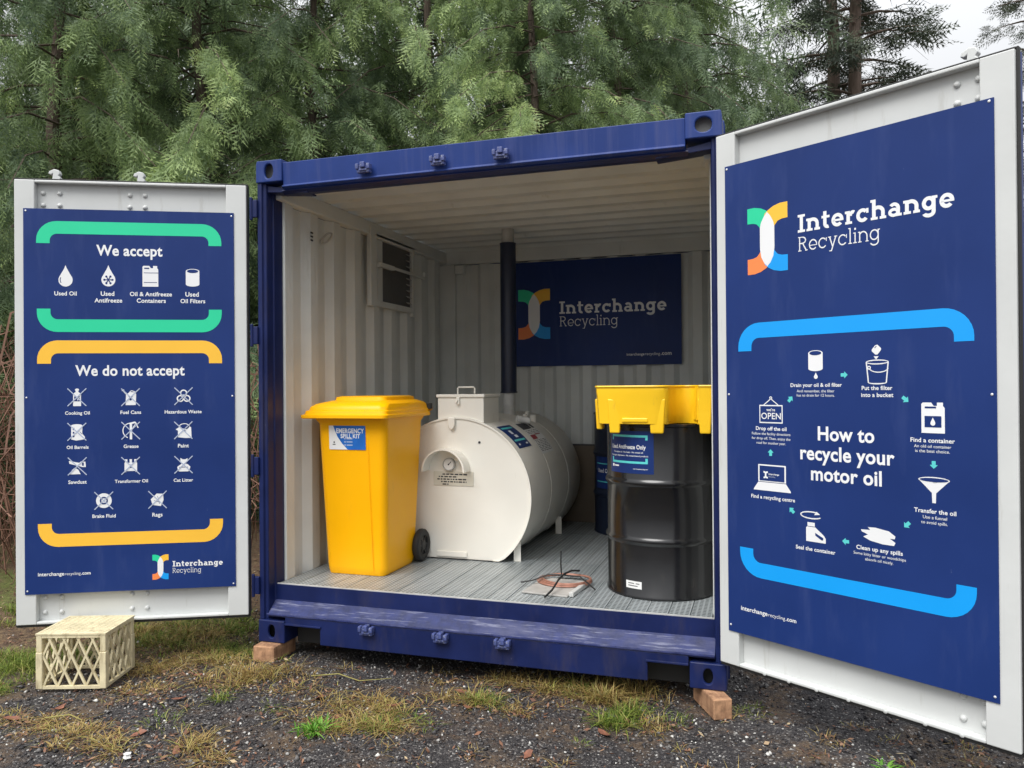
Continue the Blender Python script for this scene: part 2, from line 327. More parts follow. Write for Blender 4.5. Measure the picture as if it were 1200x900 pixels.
def slab(word, x0, x1, base, xh, m, parent, bold=.27, name='lettering', layer=1, warp=None):
    """slab-serif letters drawn from strokes: x-height 1, capitals and ascenders about 1.45"""
    w = bold; sf = w*.72; e = w*.55+.07    # serif thickness, serif overhang
    P = []; x = 0.0
    def R(a, b, c, d): P.append([(x+a,b),(x+c,b),(x+c,d),(x+a,d)])
    def A(*a, n=14): P.extend([[(x+q[0],q[1]) for q in poly] for poly in arc(*a, n=n)])
    for ch in word:
        if ch == 'I': R(e*.8,0,e*.8+w,1.42); R(0,0,w+1.6*e,sf); R(0,1.42-sf,w+1.6*e,1.42); adv = w+1.6*e
        elif ch in 'nh':
            top = 1.0 if ch == 'n' else 1.5
            R(.1,0,.1+w,top); R(0,0,w+.2+e*.2,sf); R(-.02,top-sf,.1+w,top)
            A(.1+.42,.52,.42+w*.35,.50,w,0,150); R(.52+.42+w*.35-w,0,.52+.42+w*.35,.53); R(.52+.42+w*.35-w-.1,0,.52+.42+w*.35+.1,sf); adv = 1.04+w*.35
        elif ch == 't': R(.14,.3,.14+w,1.34); R(0,1-sf,.66,1); A(.14+.36,.36,.36,.38,w,180,290); adv = .68
        elif ch in 'ec':
            A(.48,.5,.48,.52,w,(0 if ch=='e' else 40),(318 if ch=='e' else 322),n=22)
            if ch == 'e': R(.1,.40,.96,.40+w*.62)
            else: R(.96-w*.75,.62,.96-w*.1,.98)
            adv = .97
        elif ch == 'r': R(.1,0,.1+w,1); R(0,0,w+.26,sf); R(-.02,1-sf,.1+w,1); A(.1+w+.22,.55,.34,.47,w,60,170); adv = .62+w*.4
        elif ch == 'a': R(.86-w,0.08,.86,.66); R(.80-w,0,.98,sf); A(.44,.58,.42,.44,w*.92,0,140); A(.42,.31,.40,.33,w*.85,0,360,n=22); adv = .98
        elif ch == 'g': A(.46,.52,.46,.50,w,0,360,n=24); R(.92-w,-.1,.92,1.0); R(.84,1-sf,1.04,1); A(.46,-.10,.46,.38,w,200,360); adv = 1.04
        elif ch == 'R': R(.12,0,.12+w,1.42); R(0,0,w+.26,sf); R(0,1.42-sf,.5,1.42); A(.52,1.06,.42,.36,w,-90,90); R(.1,.70,.52,.70+w); P.append([(x+q[0],q[1]) for q in seg((.55,.72),(.98,0),w)]); R(.82,0,1.12,sf); adv = 1.14
        elif ch == 'y': P.append([(x+q[0],q[1]) for q in seg((.16,1),(.5,.02),w)]); P.append([(x+q[0],q[1]) for q in seg((.88,1),(.36,-.42),w)]); R(0,1-sf,.34,1); R(.70,1-sf,1.02,1); R(.14,-.42,.42,-.42+sf); adv = 1.0
        elif ch == 'l': R(.14,0,.14+w,1.5); R(0,0,w+.28,sf); R(0,1.5-sf,.14+w,1.5); adv = w+.28
        elif ch == 'i': R(.14,0,.14+w,1); R(0,0,w+.28,sf); R(0,1-sf,.14+w,1); R(.12,1.25,.18+w,1.25+w*1.25+.04); adv = w+.28
        x += adv+.13
    tot = x-.13; k = (x1-x0)/tot
    return flat(name, [[(x0+u*k, base+v*xh) for u, v in p] for p in P], m, parent, layer, warp)
def brace(x0, x1, ya, yb, t, m, parent, up=True, warp=None, R=.1, r=.035, layer=1):
    """a long bar with rounded corners and two short legs; ya = outer long edge, yb = end of the legs"""
    s = 1 if up else -1
    def c(cx, cy, rr, a0, a1): return [(cx+rr*math.cos(rad(a0+(a1-a0)*i/8)), cy+s*rr*math.sin(rad(a0+(a1-a0)*i/8))) for i in range(9)]
    P = [(x0,yb)]+c(x0+R, ya-s*R, R, 180, 90)+c(x1-R, ya-s*R, R, 90, 0)+[(x1,yb),(x1-t,yb)]+c(x1-t-r, ya-s*(t+r), r, 0, 90)+c(x0+t+r, ya-s*(t+r), r, 90, 180)+[(x0+t,yb)]
    return flat('brace_stripe', [P], m, parent, layer, warp)
def logo(x0, x1, y0, y1, parent, layer=1, warp=None, white=None):
    w, h = x1-x0, y1-y0; T = lambda P: [(x0+u*w, y0+v*h) for u, v in P]
    # quarter-turn arms: top left green, top right amber, bottom left orange, bottom right azure; white spindle
    def arm(sx, sy):
        out = [(0,1.0)]+[(.30*math.sin(rad(a))*1.55, .78+.22*math.cos(rad(a))) for a in range(10,100,10)]
        P = [(0,1.0),(.18,1.0),(.34,.975),(.47,.93),(.56,.88),(.62,.74),(.34,.66),(.30,.70),(.24,.745),(.14,.765),(0,.77)]
        return T([(u if sx else 1-u, v if sy else 1-v) for u, v in P])
    flat('logo_mark', [arm(1,1)], M['green'] if white is None else white, parent, layer, warp)
    flat('logo_mark', [arm(0,1)], M['amber'] if white is None else white, parent, layer+.1, warp)
    flat('logo_mark', [arm(1,0)], M['orange'] if white is None else white, parent, layer, warp)
    flat('logo_mark', [arm(0,0)], M['azure'] if white is None else white, parent, layer+.1, warp)
    sp = [(.50,.905),(.58,.84),(.645,.76),(.68,.68),(.68,.36),(.65,.24),(.58,.15),(.50,.095),(.42,.15),(.35,.24),(.32,.36),(.32,.68),(.35,.76),(.42,.84)]
    flat('logo_mark', [T(sp)], M['pwhite'] if white is None else white, parent, layer+.6, warp)

def icon(kind, cx, cy, s, parent):
    """s = half height; white shapes and blue cut-outs"""
    W, D = [], []
    E = lambda *a, **k: ell(*a, **k)
    if kind in ('drop','snow','smalldrop'):
        W.append([(0,1.0),(.1,.72),(.35,.25)]+[( .62*math.cos(rad(a)), -.38+.62*math.sin(rad(a))) for a in range(25,-206,-15)]+[(-.35,.25),(-.1,.72)])
        if kind == 'snow':
            for a in (0,60,120): D.append(seg((-.42*math.cos(rad(a)),-.38-.42*math.sin(rad(a))),(.42*math.cos(rad(a)),-.38+.42*math.sin(rad(a))),.09))
            for a in range(0,360,60): D.append(E(.36*math.cos(rad(a)),-.38+.36*math.sin(rad(a)),.10,n=8))
        if kind == 'drop': D += arc(0,-.38,.5,.5,.06,150,215,8)
    elif kind in ('jug','bigjug'):
        W.append([(-.72,-1),(.72,-1),(.72,.66),(.62,.78),(.62,1),(.25,1),(.25,.78),(.05,.78),(-.1,1),(-.62,1),(-.72,.9)])
        if kind == 'jug': D += [rect(-.55,.70,-.1,.82), rect(-.6,.30,.72,.35), rect(-.6,-.62,.6,-.57)]
        else: D += [rect(-.5,.62,.2,.74), rect(-.52,-.62,.52,.12)]; W2 = [(0,.02),(.13,-.25)]+[(.15*math.cos(rad(a)),-.36+.15*math.sin(rad(a))) for a in range(10,-200,-20)]+[(-.13,-.25)]
    elif kind == 'filter':
        W.append([(-.72,.72)]+[(.72*math.cos(rad(a)), .72+.26*math.sin(rad(a))) for a in range(180,-1,-15)]+[(.72*math.cos(rad(a)), -.74+.24*math.sin(rad(a))) for a in range(0,-181,-15)])
        D += arc(0,.72,.60,.20,.22,0,360,20); D += [E(.45*math.cos(a),.72+.14*math.sin(a),.05,n=6) for a in (0,1,2)]
    elif kind == 'bottle':
        W.append([(-.42,-1),(.42,-1),(.42,.3),(.3,.5),(.14,.6),(.14,.72)]+[(.22*math.cos(rad(a)),.84+.16*math.sin(rad(a))) for a in range(0,181,30)]+[(-.14,.72),(-.14,.6),(-.3,.5),(-.42,.3)])
        D += [rect(-.3,-.45,.3,.1)]; D2 = 1
    elif kind == 'fuel':
        W.append([(-.55,-.9),(.55,-.9),(.6,.35),(.5,.55),(-.1,.6),(-.4,.35),(-.5,.3)]); W += [seg((-.45,.35),(-.85,.8),.13), seg((-.95,.75),(-.7,.85),.1)]; W += [seg((-.1,.6),(.1,.75),.08), seg((.1,.75),(.5,.6),.08)]
        D += [seg((-.2,.1),(0,-.15),.07), seg((.2,.1),(0,-.15),.07), E(0,-.25,.13,n=8)]
    elif kind == 'hazard':
        for a in (90,210,330):
            x, y = .42*math.cos(rad(a)), .42*math.sin(rad(a)); W += arc(x,y-.05,.40,.40,.14,a-140+0,a+140,18)
        W += arc(0,-.05,.24,.24,.09,0,360,16)
    elif kind == 'barrel':
        W.append([(-.62,.68)]+[(.1+.6*math.cos(rad(a))-.12, .70+.16*math.sin(rad(a))) for a in range(180,-1,-20)]+[(.55,-.2),(.85,-.6),(.8,-.85),(.55,-.9),(-.1,-1),(-.62,-.85)]); D += [rect(-.45,.2,-.28,.45), rect(-.45,-.2,-.28,0), rect(-.45,-.6,-.28,-.4), seg((.3,0),(.55,-.3),.05)]
    elif kind == 'grease':
        W += [rect(-.12,-1,.14,.75), seg((-.15,.8),(.5,.95),.2), seg((.5,.95),(.8,.3),.12), seg((.14,.2),(.5,.75),.07)]; W += arc(-.05,0,.85,.9,.10,95,250,14)
    elif kind == 'paint':
        W.append([(-.6,-.8),(.2,-.9),(.9,-.9),(.85,.35),(.7,.4),(.4,.1),(-.1,.2),(-.35,.45),(-.85,.1),(-.6,-.05)]); W += arc(.1,.35,.62,.45,.08,10,170,12)
        D += [seg((-.1,.05),(.3,-.1),.06)]
    elif kind == 'saw':
        W.append([(-.9,.62),(-.85,.3),(.35,-.05),(.55,-.1),(.9,-.1),(.85,.5),(.4,.55),(.2,.38)]); W.append([(-.85,-.9),(.35,-.9),(.1,-.4),(-.25,-.15),(-.55,-.4)]); D.append(rect(.5,.05,.68,.4))
    elif kind == 'transformer':
        W += [rect(-.68,-.6,.68,.35)]+[rect(a-.13,.35,a+.13,.75) for a in (-.5,0,.5)]+[rect(-.68,-.72,-.5,-.6), rect(.5,-.72,.68,-.6)]; D += [E(0,-.12,.13,n=10), [(0,.18),(.1,-.05),(-.1,-.05)]]
    elif kind == 'cat':
        W.append([(-.62,-.65),(-.5,-.78),(.5,-.78),(.62,-.65),(.75,-.25),(.45,.05),(.2,.12),(.2,.25),(.45,.35),(.42,.75),(.22,.62),(-.1,.62),(-.35,.78),(-.35,.3),(-.2,.22),(-.3,.05),(-.7,-.25)]); D += [rect(-.5,-.32,.5,-.26)]
    elif kind == 'brake':
        W.append(E(0,0,.84,n=28)); D += arc(0,0,.44,.44,.16,0,360,20)
    elif kind == 'rag':
        W.append([(-.75,.05),(-.1,.7),(.6,.65),(.65,-.05),(.35,-.75),(-.55,-.6)]); D += [seg((-.4,-.1),(.3,-.3),.04), seg((0,.4),(.2,-.5),.04)]
    elif kind == 'puddle':
        W.append([(-2.2,.55),(-1.0,.62),(-1.3,.95),(-.3,1.0),(1.4,.75),(2.2,.2),(2.1,-.15),(1.5,-.15),(2.2,-.6),(2.0,-1.0),(.6,-1.0),(-1.0,-.75),(-1.9,-.35),(-1.3,0),(-2.1,.3)])
    elif kind == 'funnel':
        W.append([(-1.15,.80),(-.16,-.22),(-.13,-1),(.13,-1),(.16,-.22),(1.15,.80)]); W += arc(0,.80,1.17,.24,.08,0,360,24); D.append(E(0,.80,1.06,.16,n=24))
    elif kind == 'bucket':
        W += arc(0,.80,.92,.2,.09,0,360,24)+[seg((-.88,.8),(-.72,-.85),.10), seg((.88,.8),(.72,-.85),.10)]+arc(0,-.85,.77,.16,.1,180,360,12)+arc(.12,.35,.80,.42,.08,190,350,14)+arc(-.66,.35,.16,.16,.09,0,360,12)
    elif kind == 'cube':
        W.append([(-.9,.05),(-.25,.85),(.2,.95),(.85,.25),(.8,-.1),(.2,-.85),(-.2,-.9),(-.85,-.25)]); D += [seg((-.35,.35),(.0,.7),.12)]
    elif kind == 'seal':
        W.append([(-1.0,-1),(1.0,-1),(1.0,-.55),(.85,-.3),(-.05,.42),(-.9,.42),(-1.0,.3)]); W += [rect(-.85,.48,-.1,.85)]; D.append([(-.05,-.1),(.75,-.5),(.75,-.72),(.55,-.72),(-.05,-.35)])
        W += arc(-.45,1.55,1.15,.38,.12,60,330,26); W.append([(.1,1.95),(-.15,1.6),(.45,1.68)])
    elif kind == 'laptop':
        W.append([(-1.62,-1),(1.62,-1),(1.6,-.9),(1.2,-.35),(-1.2,-.35),(-1.6,-.9)]); W.append(rect(-1.2,-.3,1.2,1.05)); D.append(rect(-1.08,-.22,1.08,.95))
    elif kind == 'open':
        W.append(rect(-1.0,-1,1.0,.42)); D.append(rect(-.92,-.9,.92,.33)); W += [seg((-.62,.42),(0,.9),.07), seg((.62,.42),(0,.9),.07)]; W += arc(0,.97,.12,.12,.07,0,360,12)
    T = lambda P: [(cx+u*s, cy+v*s) for u, v in P]
    flat('icon', [T(p) for p in W], M['pwhite'], parent, 1)
    if D: flat('icon_cutout', [T(p) for p in D], M['signblue'], parent, 2)
    if kind == 'bigjug': flat('icon_detail', [T(W2)], M['pwhite'], parent, 3)
    if kind == 'bottle': flat('icon_detail', [T(seg((-.25,-.3),(.05,0),.1)), T(seg((.05,-.35),(.25,0),.1))], M['pwhite'], parent, 3)
    if kind == 'brake': flat('icon_detail', [T([(0,.3),(.12,.0),(.14,-.15),(0,-.25),(-.14,-.15),(-.12,0)])], M['pwhite'], parent, 3)
def cross(cx, cy, s, parent): flat('cross_mark', [seg((cx-s,cy+s),(cx+s,cy-s),s*.11), seg((cx-s,cy-s),(cx+s,cy+s),s*.11)], M['pale'], parent, 4)
def arrow(cx, cy, s, ang, parent):
    c, q = math.cos(rad(ang)), math.sin(rad(ang)); P = [(1,0),(.05,.95),(.05,.45),(-.9,.45),(-.9,-.45),(.05,-.45),(.05,-.95)]
    flat('arrow', [[(cx+(u*c-v*q)*s, cy+(u*q+v*c)*s) for u, v in P]], M['teal'], parent, 1)
def panel(name, label, w, h, loc, rz, t=.004, screws=()):
    p = thing(name, label, 'sign', loc, rz)
    MB().box(0, w, 0, t, 0, h).build('panel', M['signblue'], p)
    for x, z in screws: MB().lathe([(.0045,0),(.0045,.0015),(.002,.003)], 10, T=Matrix.Translation((x,0,z)) @ Matrix.Rotation(rad(90),4,'X')).build('screw', M['screw'], p, smooth=True)
    return p

# ------------------------------------------------------------------ the ground
GZ = -.09
rs = np.random.default_rng(7)
def gz(x, y):
    """gentle lumps, flat far away and where the container's blocks stand"""
    a = .012*np.sin(2.3*x+.4)*np.cos(1.9*y+1.1)+.008*np.sin(5.1*x-2*y)+.005*np.cos(9*y+3*x)
    return GZ - .004 + a*np.exp(-((x-1)**2+(y+.5)**2)/60)
def grid_axis(lo, hi, step, far):
    a = list(np.arange(lo, hi+1e-6, step)); s = step
    while a[-1] < far: s *= 1.25; a.append(a[-1]+s)
    s = step
    while a[0] > -far: s *= 1.25; a.insert(0, a[0]-s)
    return np.array(a)
gx, gy = grid_axis(-3, 5, .08, 400), grid_axis(-2.5, 3, .08, 400)
X, Y = np.meshgrid(gx, gy); Z = gz(X, Y)
near = (X>-3)&(X<5)&(Y>-2.5)&(Y<3); Z = Z + np.where(near, rs.normal(0, .0025, X.shape), 0)
nx, ny = len(gx), len(gy); idx = np.arange(nx*ny).reshape(ny, nx)
q = np.stack([idx[:-1,:-1], idx[:-1,1:], idx[1:,1:], idx[1:,:-1]], -1).reshape(-1, 4)
F = np.concatenate([q[:,[0,1,2]], q[:,[0,2,3]]])
o = link('ground', np_mesh('ground', np.stack([X,Y,Z],-1).reshape(-1,3), F, M['ground'], smooth=True)); tag(o, 'dark gravel yard giving way to brown and mossy forest floor', kind='structure')

# ------------------------------------------------------------------ shipping container
ct = thing('shipping_container', 'dark blue steel shipping container standing open on timber blocks with white doors folded out', 'container')
W_, H_, D_ = 2.438, 2.591, 2.72
def casting(x, y, z, holes=True, front=True, rounded=0):
    """corner block 162 x 178 x 118 with a real opening in its front face; x = left edge, y = outer face, z = bottom"""
    mb = MB(); w, h, d = .162, .118, .178; s = 1 if front else -1
    cx, cz = w/2, h/2; n = 24
    outer = []
    for k in range(n):
        a = 2*PI*k/n+PI/n; ca, sa = math.cos(a), math.sin(a); m = max(abs(ca)/(w/2), abs(sa)/(h/2)); outer.append((cx+ca/m, cz+sa/m))
    for cxn, czn in ((0,0),(w,0),(w,h),(0,h)):
        if z > 1 and (cxn, czn) == ((0,h) if x < 1 else (w,h)): continue
        i = min(range(n), key=lambda i: (outer[i][0]-cxn)**2+(outer[i][1]-czn)**2); outer[i] = (cxn, czn)
    inner = [(cx+(.027 if z > 1 else .021)*math.copysign(abs(math.cos(2*PI*k/n+PI/n))**.8, math.cos(2*PI*k/n+PI/n)), cz+(.039 if z > 1 else .034)*math.sin(2*PI*k/n+PI/n)) for k in range(n)]
    if rounded: inner = [(cx+(p[1]-cz)*.95, cz+(p[0]-cx)*1.25) for p in inner][::-1]; inner = inner[-1:]+inner[:-1]; inner = sorted(inner, key=lambda p: math.atan2(p[1]-cz, p[0]-cx) % (2*PI))
    v = [(a,0,b) for a, b in outer]+[(a,0,b) for a, b in inner]+[(a,s*.014,b) for a, b in inner]+[(a,s*d,b) for a, b in outer]
    f = []
    for k in range(n):
        j = (k+1)%n; f += [(k,j,n+j,n+k),(n+k,n+j,2*n+j,2*n+k),(k,3*n+k,3*n+j,j)]
    f.append(tuple(range(3*n,4*n)))
    mb.add(v, f, Matrix.Translation((x,y,z)))
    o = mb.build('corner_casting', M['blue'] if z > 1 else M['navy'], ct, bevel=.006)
    bk = MB().box(x+.012, x+w-.012, *(sorted((y+s*.06, y+s*.064))), z+.01, z+h-.01).build('hole_backing_sheet', M['galv'] if z > 1 else M['rubber'], o)  # black sheet in the lower castings stands in for shade inside the hole
    return o
for x in (0, W_-.162):
    for z in (0, H_-.118):
        casting(x, -.004, z, rounded=(z > 1 and x > 1)); casting(x, D_, z, front=False)
# front posts with a stepped J profile
for sx in (0, 1):
    fx = (lambda a: a) if not sx else (lambda a: W_-a)
    prof = [(.0,.012),(.006,.004),(.030,.004),(.034,.018),(.046,.018),(.050,.024),(.050,.075),(.056,.080),(.056,.160),(0,.160)]
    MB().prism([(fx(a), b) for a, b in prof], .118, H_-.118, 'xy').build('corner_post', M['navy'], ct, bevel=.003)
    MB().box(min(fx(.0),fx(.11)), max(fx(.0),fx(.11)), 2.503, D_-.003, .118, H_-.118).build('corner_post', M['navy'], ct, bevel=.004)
# header: upright face, under-lip coloured navy to carry the shade beneath
MB().prism([(.004,2.572),(.012,2.452),(-.004,2.446),(-.004,2.440),(.042,2.415),(.07,2.413),(.10,2.46),(.10,2.572)], .162, W_-.162, 'yz').build('top_header', M['blue'], ct, bevel=.003)
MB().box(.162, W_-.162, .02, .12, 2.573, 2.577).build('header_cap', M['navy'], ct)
MB().prism([(.016,2.4265),(.044,2.4125),(.068,2.4095),(.068,2.405),(.040,2.408),(.014,2.4225)], .150, W_-.150, 'yz').build('header_shade_lip', M['navy'], ct)
# lower gusset plates under the top castings
for a, b in ((.006,.30),(W_-.30,W_-.006)):
    MB().prism([(a,2.472),(b,2.414),(b,2.405),(a,2.43)] if a < 1 else [(a,2.414),(b,2.472),(b,2.43),(a,2.405)], .03, .12, 'xz').build('gusset', M['navy'], ct, bevel=.003)
# bottom sill: face with two fork pockets, worn sloping tread, upright plate behind
sill = [(.163,.104),(.205,.104),(.375,.104),(.375,.012),(2.085,.012),(2.085,.104),(2.275,.104),(2.275,.146),(.163,.146)]
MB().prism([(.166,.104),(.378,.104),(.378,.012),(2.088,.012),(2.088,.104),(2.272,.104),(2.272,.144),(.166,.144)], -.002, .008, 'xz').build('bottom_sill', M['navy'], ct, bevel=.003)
for a, b in ((.166,.385),(2.080,2.272)): MB().box(a, b, -.010, -.0025, .100, .110).build('pocket_lip', M['navy'], ct, bevel=.002)
MB().prism([(.0085,.146),(.082,.208),(.082,.20),(.0085,.136)], .052, W_-.052, 'yz').build('sill_tread', M['sillworn'], ct)
MB().box(.052, W_-.052, -.006, .0055, .1455, .154).build('sill_edge', M['sillworn'], ct, bevel=.002)
MB().box(.052, W_-.052, .083, .089, .14, .291).build('threshold_plate', M['navy'], ct)
MB().box(.052, W_-.052, .0895, .1, .2885, .2955).build('threshold_angle', M['galv'], ct)
# keepers for the door locks, header and sill
def keeper(x, z, m):
    mb = MB(); mb.box(-.036,.036,-.028,.0,-.022,.016).box(-.040,-.024,-.036,-.002,-.004,.024).box(.024,.040,-.036,-.002,-.006,.022).box(-.012,.014,-.042,-.004,.002,.030)
    mb.box(-.020,.022,-.034,-.028,-.014,-.004)
    mb.build('lock_keeper', m, ct, loc=(x, -.001, z), bevel=.004)
for x in (.662, 1.074, 1.404): keeper(x, 2.487, M['keeper'])
for x in (.659, 1.069, 1.394): keeper(x, .118, M['keeper'])
# hinge lugs on the posts
for x, s in ((-.012,1),(W_+.012,-1)):
    for z in (2.335, 1.65, .945, .30):
        MB().box(x-.022, x+.022, -.012, .006, z-.048, z+.048).tube([(x-.012*s,-.012,z-.062),(x-.012*s,-.012,z+.062)], .009, 8).build('hinge_lug', M['navy'], ct, bevel=.004)
# inner sides, roof, back, underframe
def corr_profile(a, b, pitch, depth, base, flat_=.30):
    """list of (along, offset) points for trapezoid corrugation"""
    P = []; t = a
    while t < b:
        for fr, d in ((0,0),(flat_,0),(.5,1),(.5+flat_,1)):
            u = t+fr*pitch
            if u <= b: P.append((u, base+d*depth))
        t += pitch
    P.append((b, P[-1][1])); return P
def corr(name, P, z0, z1, plane, m, th=.003):
    poly = P+[(a, b+th) for a, b in reversed(P)]
    if plane == 'wall_l': mb = MB().prism([(b, a) for a, b in poly], z0, z1, 'xy')
    elif plane == 'back': mb = MB().prism(poly, z0, z1, 'xy')
    else: mb = MB().prism(poly, z0, z1, 'yz')
    return mb.build(name, m, ct)
corr('side_wall', [(a, .062-b) for a, b in corr_profile(.172, 2.47, .262, .036, 0)], .20, 2.40, 'wall_l', M['cream'], -.003)
corr('side_wall', [(a, W_-.062+b) for a, b in corr_profile(.172, 2.47, .262, .036, 0)], .20, 2.40, 'wall_l', M['cream'])
MB().box(.058,.068,.161,.172,.29,2.412).box(.030,.066,.161,.19,.20,2.412).build('door_jamb', M['cream'], ct, bevel=.006)
MB().box(W_-.066,W_-.030,.161,.19,.20,2.412).build('door_jamb', M['cream'], ct, bevel=.006)
for x0, x1 in ((.02,.088),(W_-.088,W_-.02)): MB().box(x0, x1, .10, 2.50, 2.402, 2.49).build('top_rail', M['cream'], ct, bevel=.006)
corr('roof', [(a, b) for a, b in corr_profile(.12, 2.54, .2125, .036, 2.492, .34)], .02, W_-.02, 'roof', M['cream'])
corr('back_wall', corr_profile(.17, W_-.17, .215, .036, 2.478, .32), .2, 2.385, 'back', M['cream'])
MB().box(.008, W_-.008, 2.462, 2.502, 2.388, 2.52).build('back_header', M['cream'], ct, bevel=.005)
for x0, x1 in ((.005,.168),(W_-.168,W_-.005)): MB().box(x0, x1, 2.445, 2.50, .2, 2.387).build('back_post', M['cream'], ct, bevel=.01)
MB().box(.185,.265,2.40,2.46,2.30,2.375).build('lashing_block', M['cream'], ct, bevel=.01)
MB().box(.165, W_-.165, .095, 2.5, .15, .20).box(.004,.15,.18,2.4,.02,.19).box(W_-.15,W_-.004,.18,2.4,.02,.19).box(.18, W_-.18, D_-.12, D_-.01, .02, .2).build('underframe', M['navy'], ct)
for y in (.5, .9, 1.3, 1.7, 2.1): MB().box(.15, W_-.15, y, y+.05, .03, .149).build('cross_member', M['navy'], ct)
MB().tube([(.065+.03*math.sin(a*PI/6)+.004, .60+.035*math.cos(a*PI/6), 2.30+.03*math.sin(a*PI/6)-.02) for a in range(12)], .006, 6, closed=True).build('tie_ring', M['galv'], ct, smooth=True)
for i in range(3): MB().box(.0635,.066,.43,.455,2.235+.022*i,2.245+.022*i).build('stencil_mark', M['ink'], ct)
# outer skins so the box is closed from other sides
MB().box(.003,.006,.18,D_-.14,.19,2.50).box(W_-.006,W_-.003,.18,D_-.14,.19,2.50).box(.11,W_-.11,D_-.02,D_-.015,.2,2.5).box(.0065,W_-.0065,.125,D_-.01,2.535,2.54).build('outer_skin', M['blue'], ct)
# grating planks
pl_me = {}
npk = 23; pw = (2.372-.066)/npk
for ry, (ya, yb) in enumerate(((.101,.985),(.991,1.875),(1.881,2.455))):
    if yb not in pl_me: pl_me[yb] = MB().box(.0022, pw-.0022, 0, yb-ya, 0, .032).mesh('floor_plank', M['grating'])
    for i in range(npk):
        o = link('floor_plank', pl_me[yb], ct, (.066+i*pw, ya, .263+random.Random(i*7+ry).uniform(-.001,.0015)))
MB().box(.06, 2.38, .101, 2.45, .2005, .204).build('drip_pan', M['rubber'], ct)
for a, b in ((.17,.385),(2.07,2.28)): MB().box(a, b, .11, .115, -.02, .149).box(a, b, .02, .11, .112, .118).build('pocket_shade_plate', M['rubber'], ct)  # black sheets added behind the notches to stand in for their shade
# wall vent with louvres and a crank bar
vent = link('wall_vent', None, ct, (0,0,0)); 
vf = MB(); vf.box(.0625,.095,1.12,1.205,1.92,2.462).box(.0625,.088,1.79,1.83,1.90,2.43).box(.0625,.088,1.206,1.789,2.39,2.425).box(.0625,.088,1.206,1.789,1.925,1.965)
vent_o = vf.build('vent_frame', M['cream'], vent, bevel=.004)
MB().box(.0635,.074,1.25,1.33,1.966,2.389).build('vent_stile', M['cream'], vent, bevel=.003)
MB().box(.0635,.0675,1.331,1.785,1.966,2.389).build('vent_mesh', M['steel'], vent)
for k in range(9):
    MB().prism([(.068,0),(.084,-.012),(.086,-.008),(.070,.004)], 1.715, 1.785, 'xz', T=Matrix.Translation((0,0,2.0+k*.045))).build('louvre', M['galv'], vent)
MB().box(.089,.12,1.215,1.43,2.195,2.225).prism([(1.43,2.222),(1.95,2.222),(1.95,2.255),(1.957,2.255),(1.957,2.203),(1.43,2.203)], .10, .118, 'yz').build('crank_bar', M['cream'], vent, bevel=.003)

# ---- doors
DW, DH = 1.158, 2.312
def make_door(loc, rz, lpad, rpad, bolts, bars, label, lipscrews):
    d = MB(); t = .05
    d.box(0, lpad, 0, t, 0, DH).box(DW-rpad, DW, 0, t, 0, DH)                       # stiles
    d.box(lpad, DW-rpad, 0, t, DH-.014, DH).box(lpad, DW-rpad, 0, t, 0, .014)       # thin rails
    o = d.build('door', M['white'], ct, bevel=.004, loc=loc, rz=rz, label=label)
    # recessed sheet with shallow horizontal ribs behind the sign
    P = [(.036,.0145),(.036,.22)]; z = .22
    while z < 1.85: P += [(.036,z),(.036,z+.06),(.048,z+.09),(.048,z+.15)]; z += .18
    P += [(.036,z),(.036,DH-.0145)]
    MB().prism(P+[(a+.003,b) for a, b in reversed(P)], lpad+.0005, DW-rpad-.0005, 'yz').build('door_panel', M['white'], o)
    g = MB(); g.box(-.006,-.0005,.012,.034,-.012,DH+.010).box(DW+.0005,DW+.008,.012,.034,-.012,DH+.010).box(-.0005,DW+.0005,.008,.034,-.014,-.0005).box(-.0005,DW+.0005,.012,.034,DH+.0005,DH+.010)
    g.build('gasket', M['rubber'], o, bevel=.003)
    s = MB(); s.box(-.004,0-.0005,.035,.062,.0,DH).box(DW+.0005,DW+.004,.035,.062,0,DH).box(0,DW,.0505,.062,0,DH); s.build('outer_face', M['blue'], o)
    MB().box(.0,DW,.035,.0495,DH+.0105,DH+.014).build('drip_edge', M['gasket'], o)
    for x, z in bolts: MB().lathe([(.0125,0),(.0125,.003),(.009,.008),(.004,.011)], 10, T=Matrix.Translation((x,.0355,z)) @ Matrix.Rotation(rad(90),4,'X')).build('bolt', M['white'], o, smooth=True)
    for x, z in lipscrews: MB().lathe([(.009,0),(.009,.004),(.004,.007)], 8, T=Matrix.Translation((x,-.0002,z)) @ Matrix.Rotation(rad(90),4,'X')).build('lip_screw', M['white'], o, smooth=True)
    for x in bars:
        b = MB().tube([(x,.098,.03),(x,.098,DH+.03)], .0165, 12)
        for sgn, z in ((1,DH+.028),):      # hooked cam at the end of each locking bar
            C = [(-.016,-.012),(.018,-.012),(.022,.006),(.012,.014),(.020,.024),(.014,.040),(-.006,.044),(-.026,.034),(-.030,.022),(-.018,.018),(-.010,.024),(-.012,.006)]
            b.prism([(x+u*1.15, z+sgn*v*1.15) for u, v in C], .078, .112, 'xz')
        for z in (.24, .9, 1.5, 2.36): b.box(x-.03,x+.03,.0625,.12,z-.025,z+.025) if z < 2.3 else b.box(x-.03,x+.03,.0625,.082,2.2,2.25)
        b.build('locking_bar', M['white'], o, smooth=True, bevel=.003)
    return o
al, ar = .4531, .5622
hx, hy = -.0414, -.0311
LL = (hx-DW*math.cos(al), hy-DW*math.sin(al), .1457)
u2x = lambda u: DW-u
make_door(LL, al, .098, .105, [(u2x(a), b-.1457) for a in (1.031,.950,.602,.526) for b in (2.396,2.3325,.200,.277)], [u2x(.99), u2x(.565)],
          'left door swung fully open, inside face with the We accept board', [])
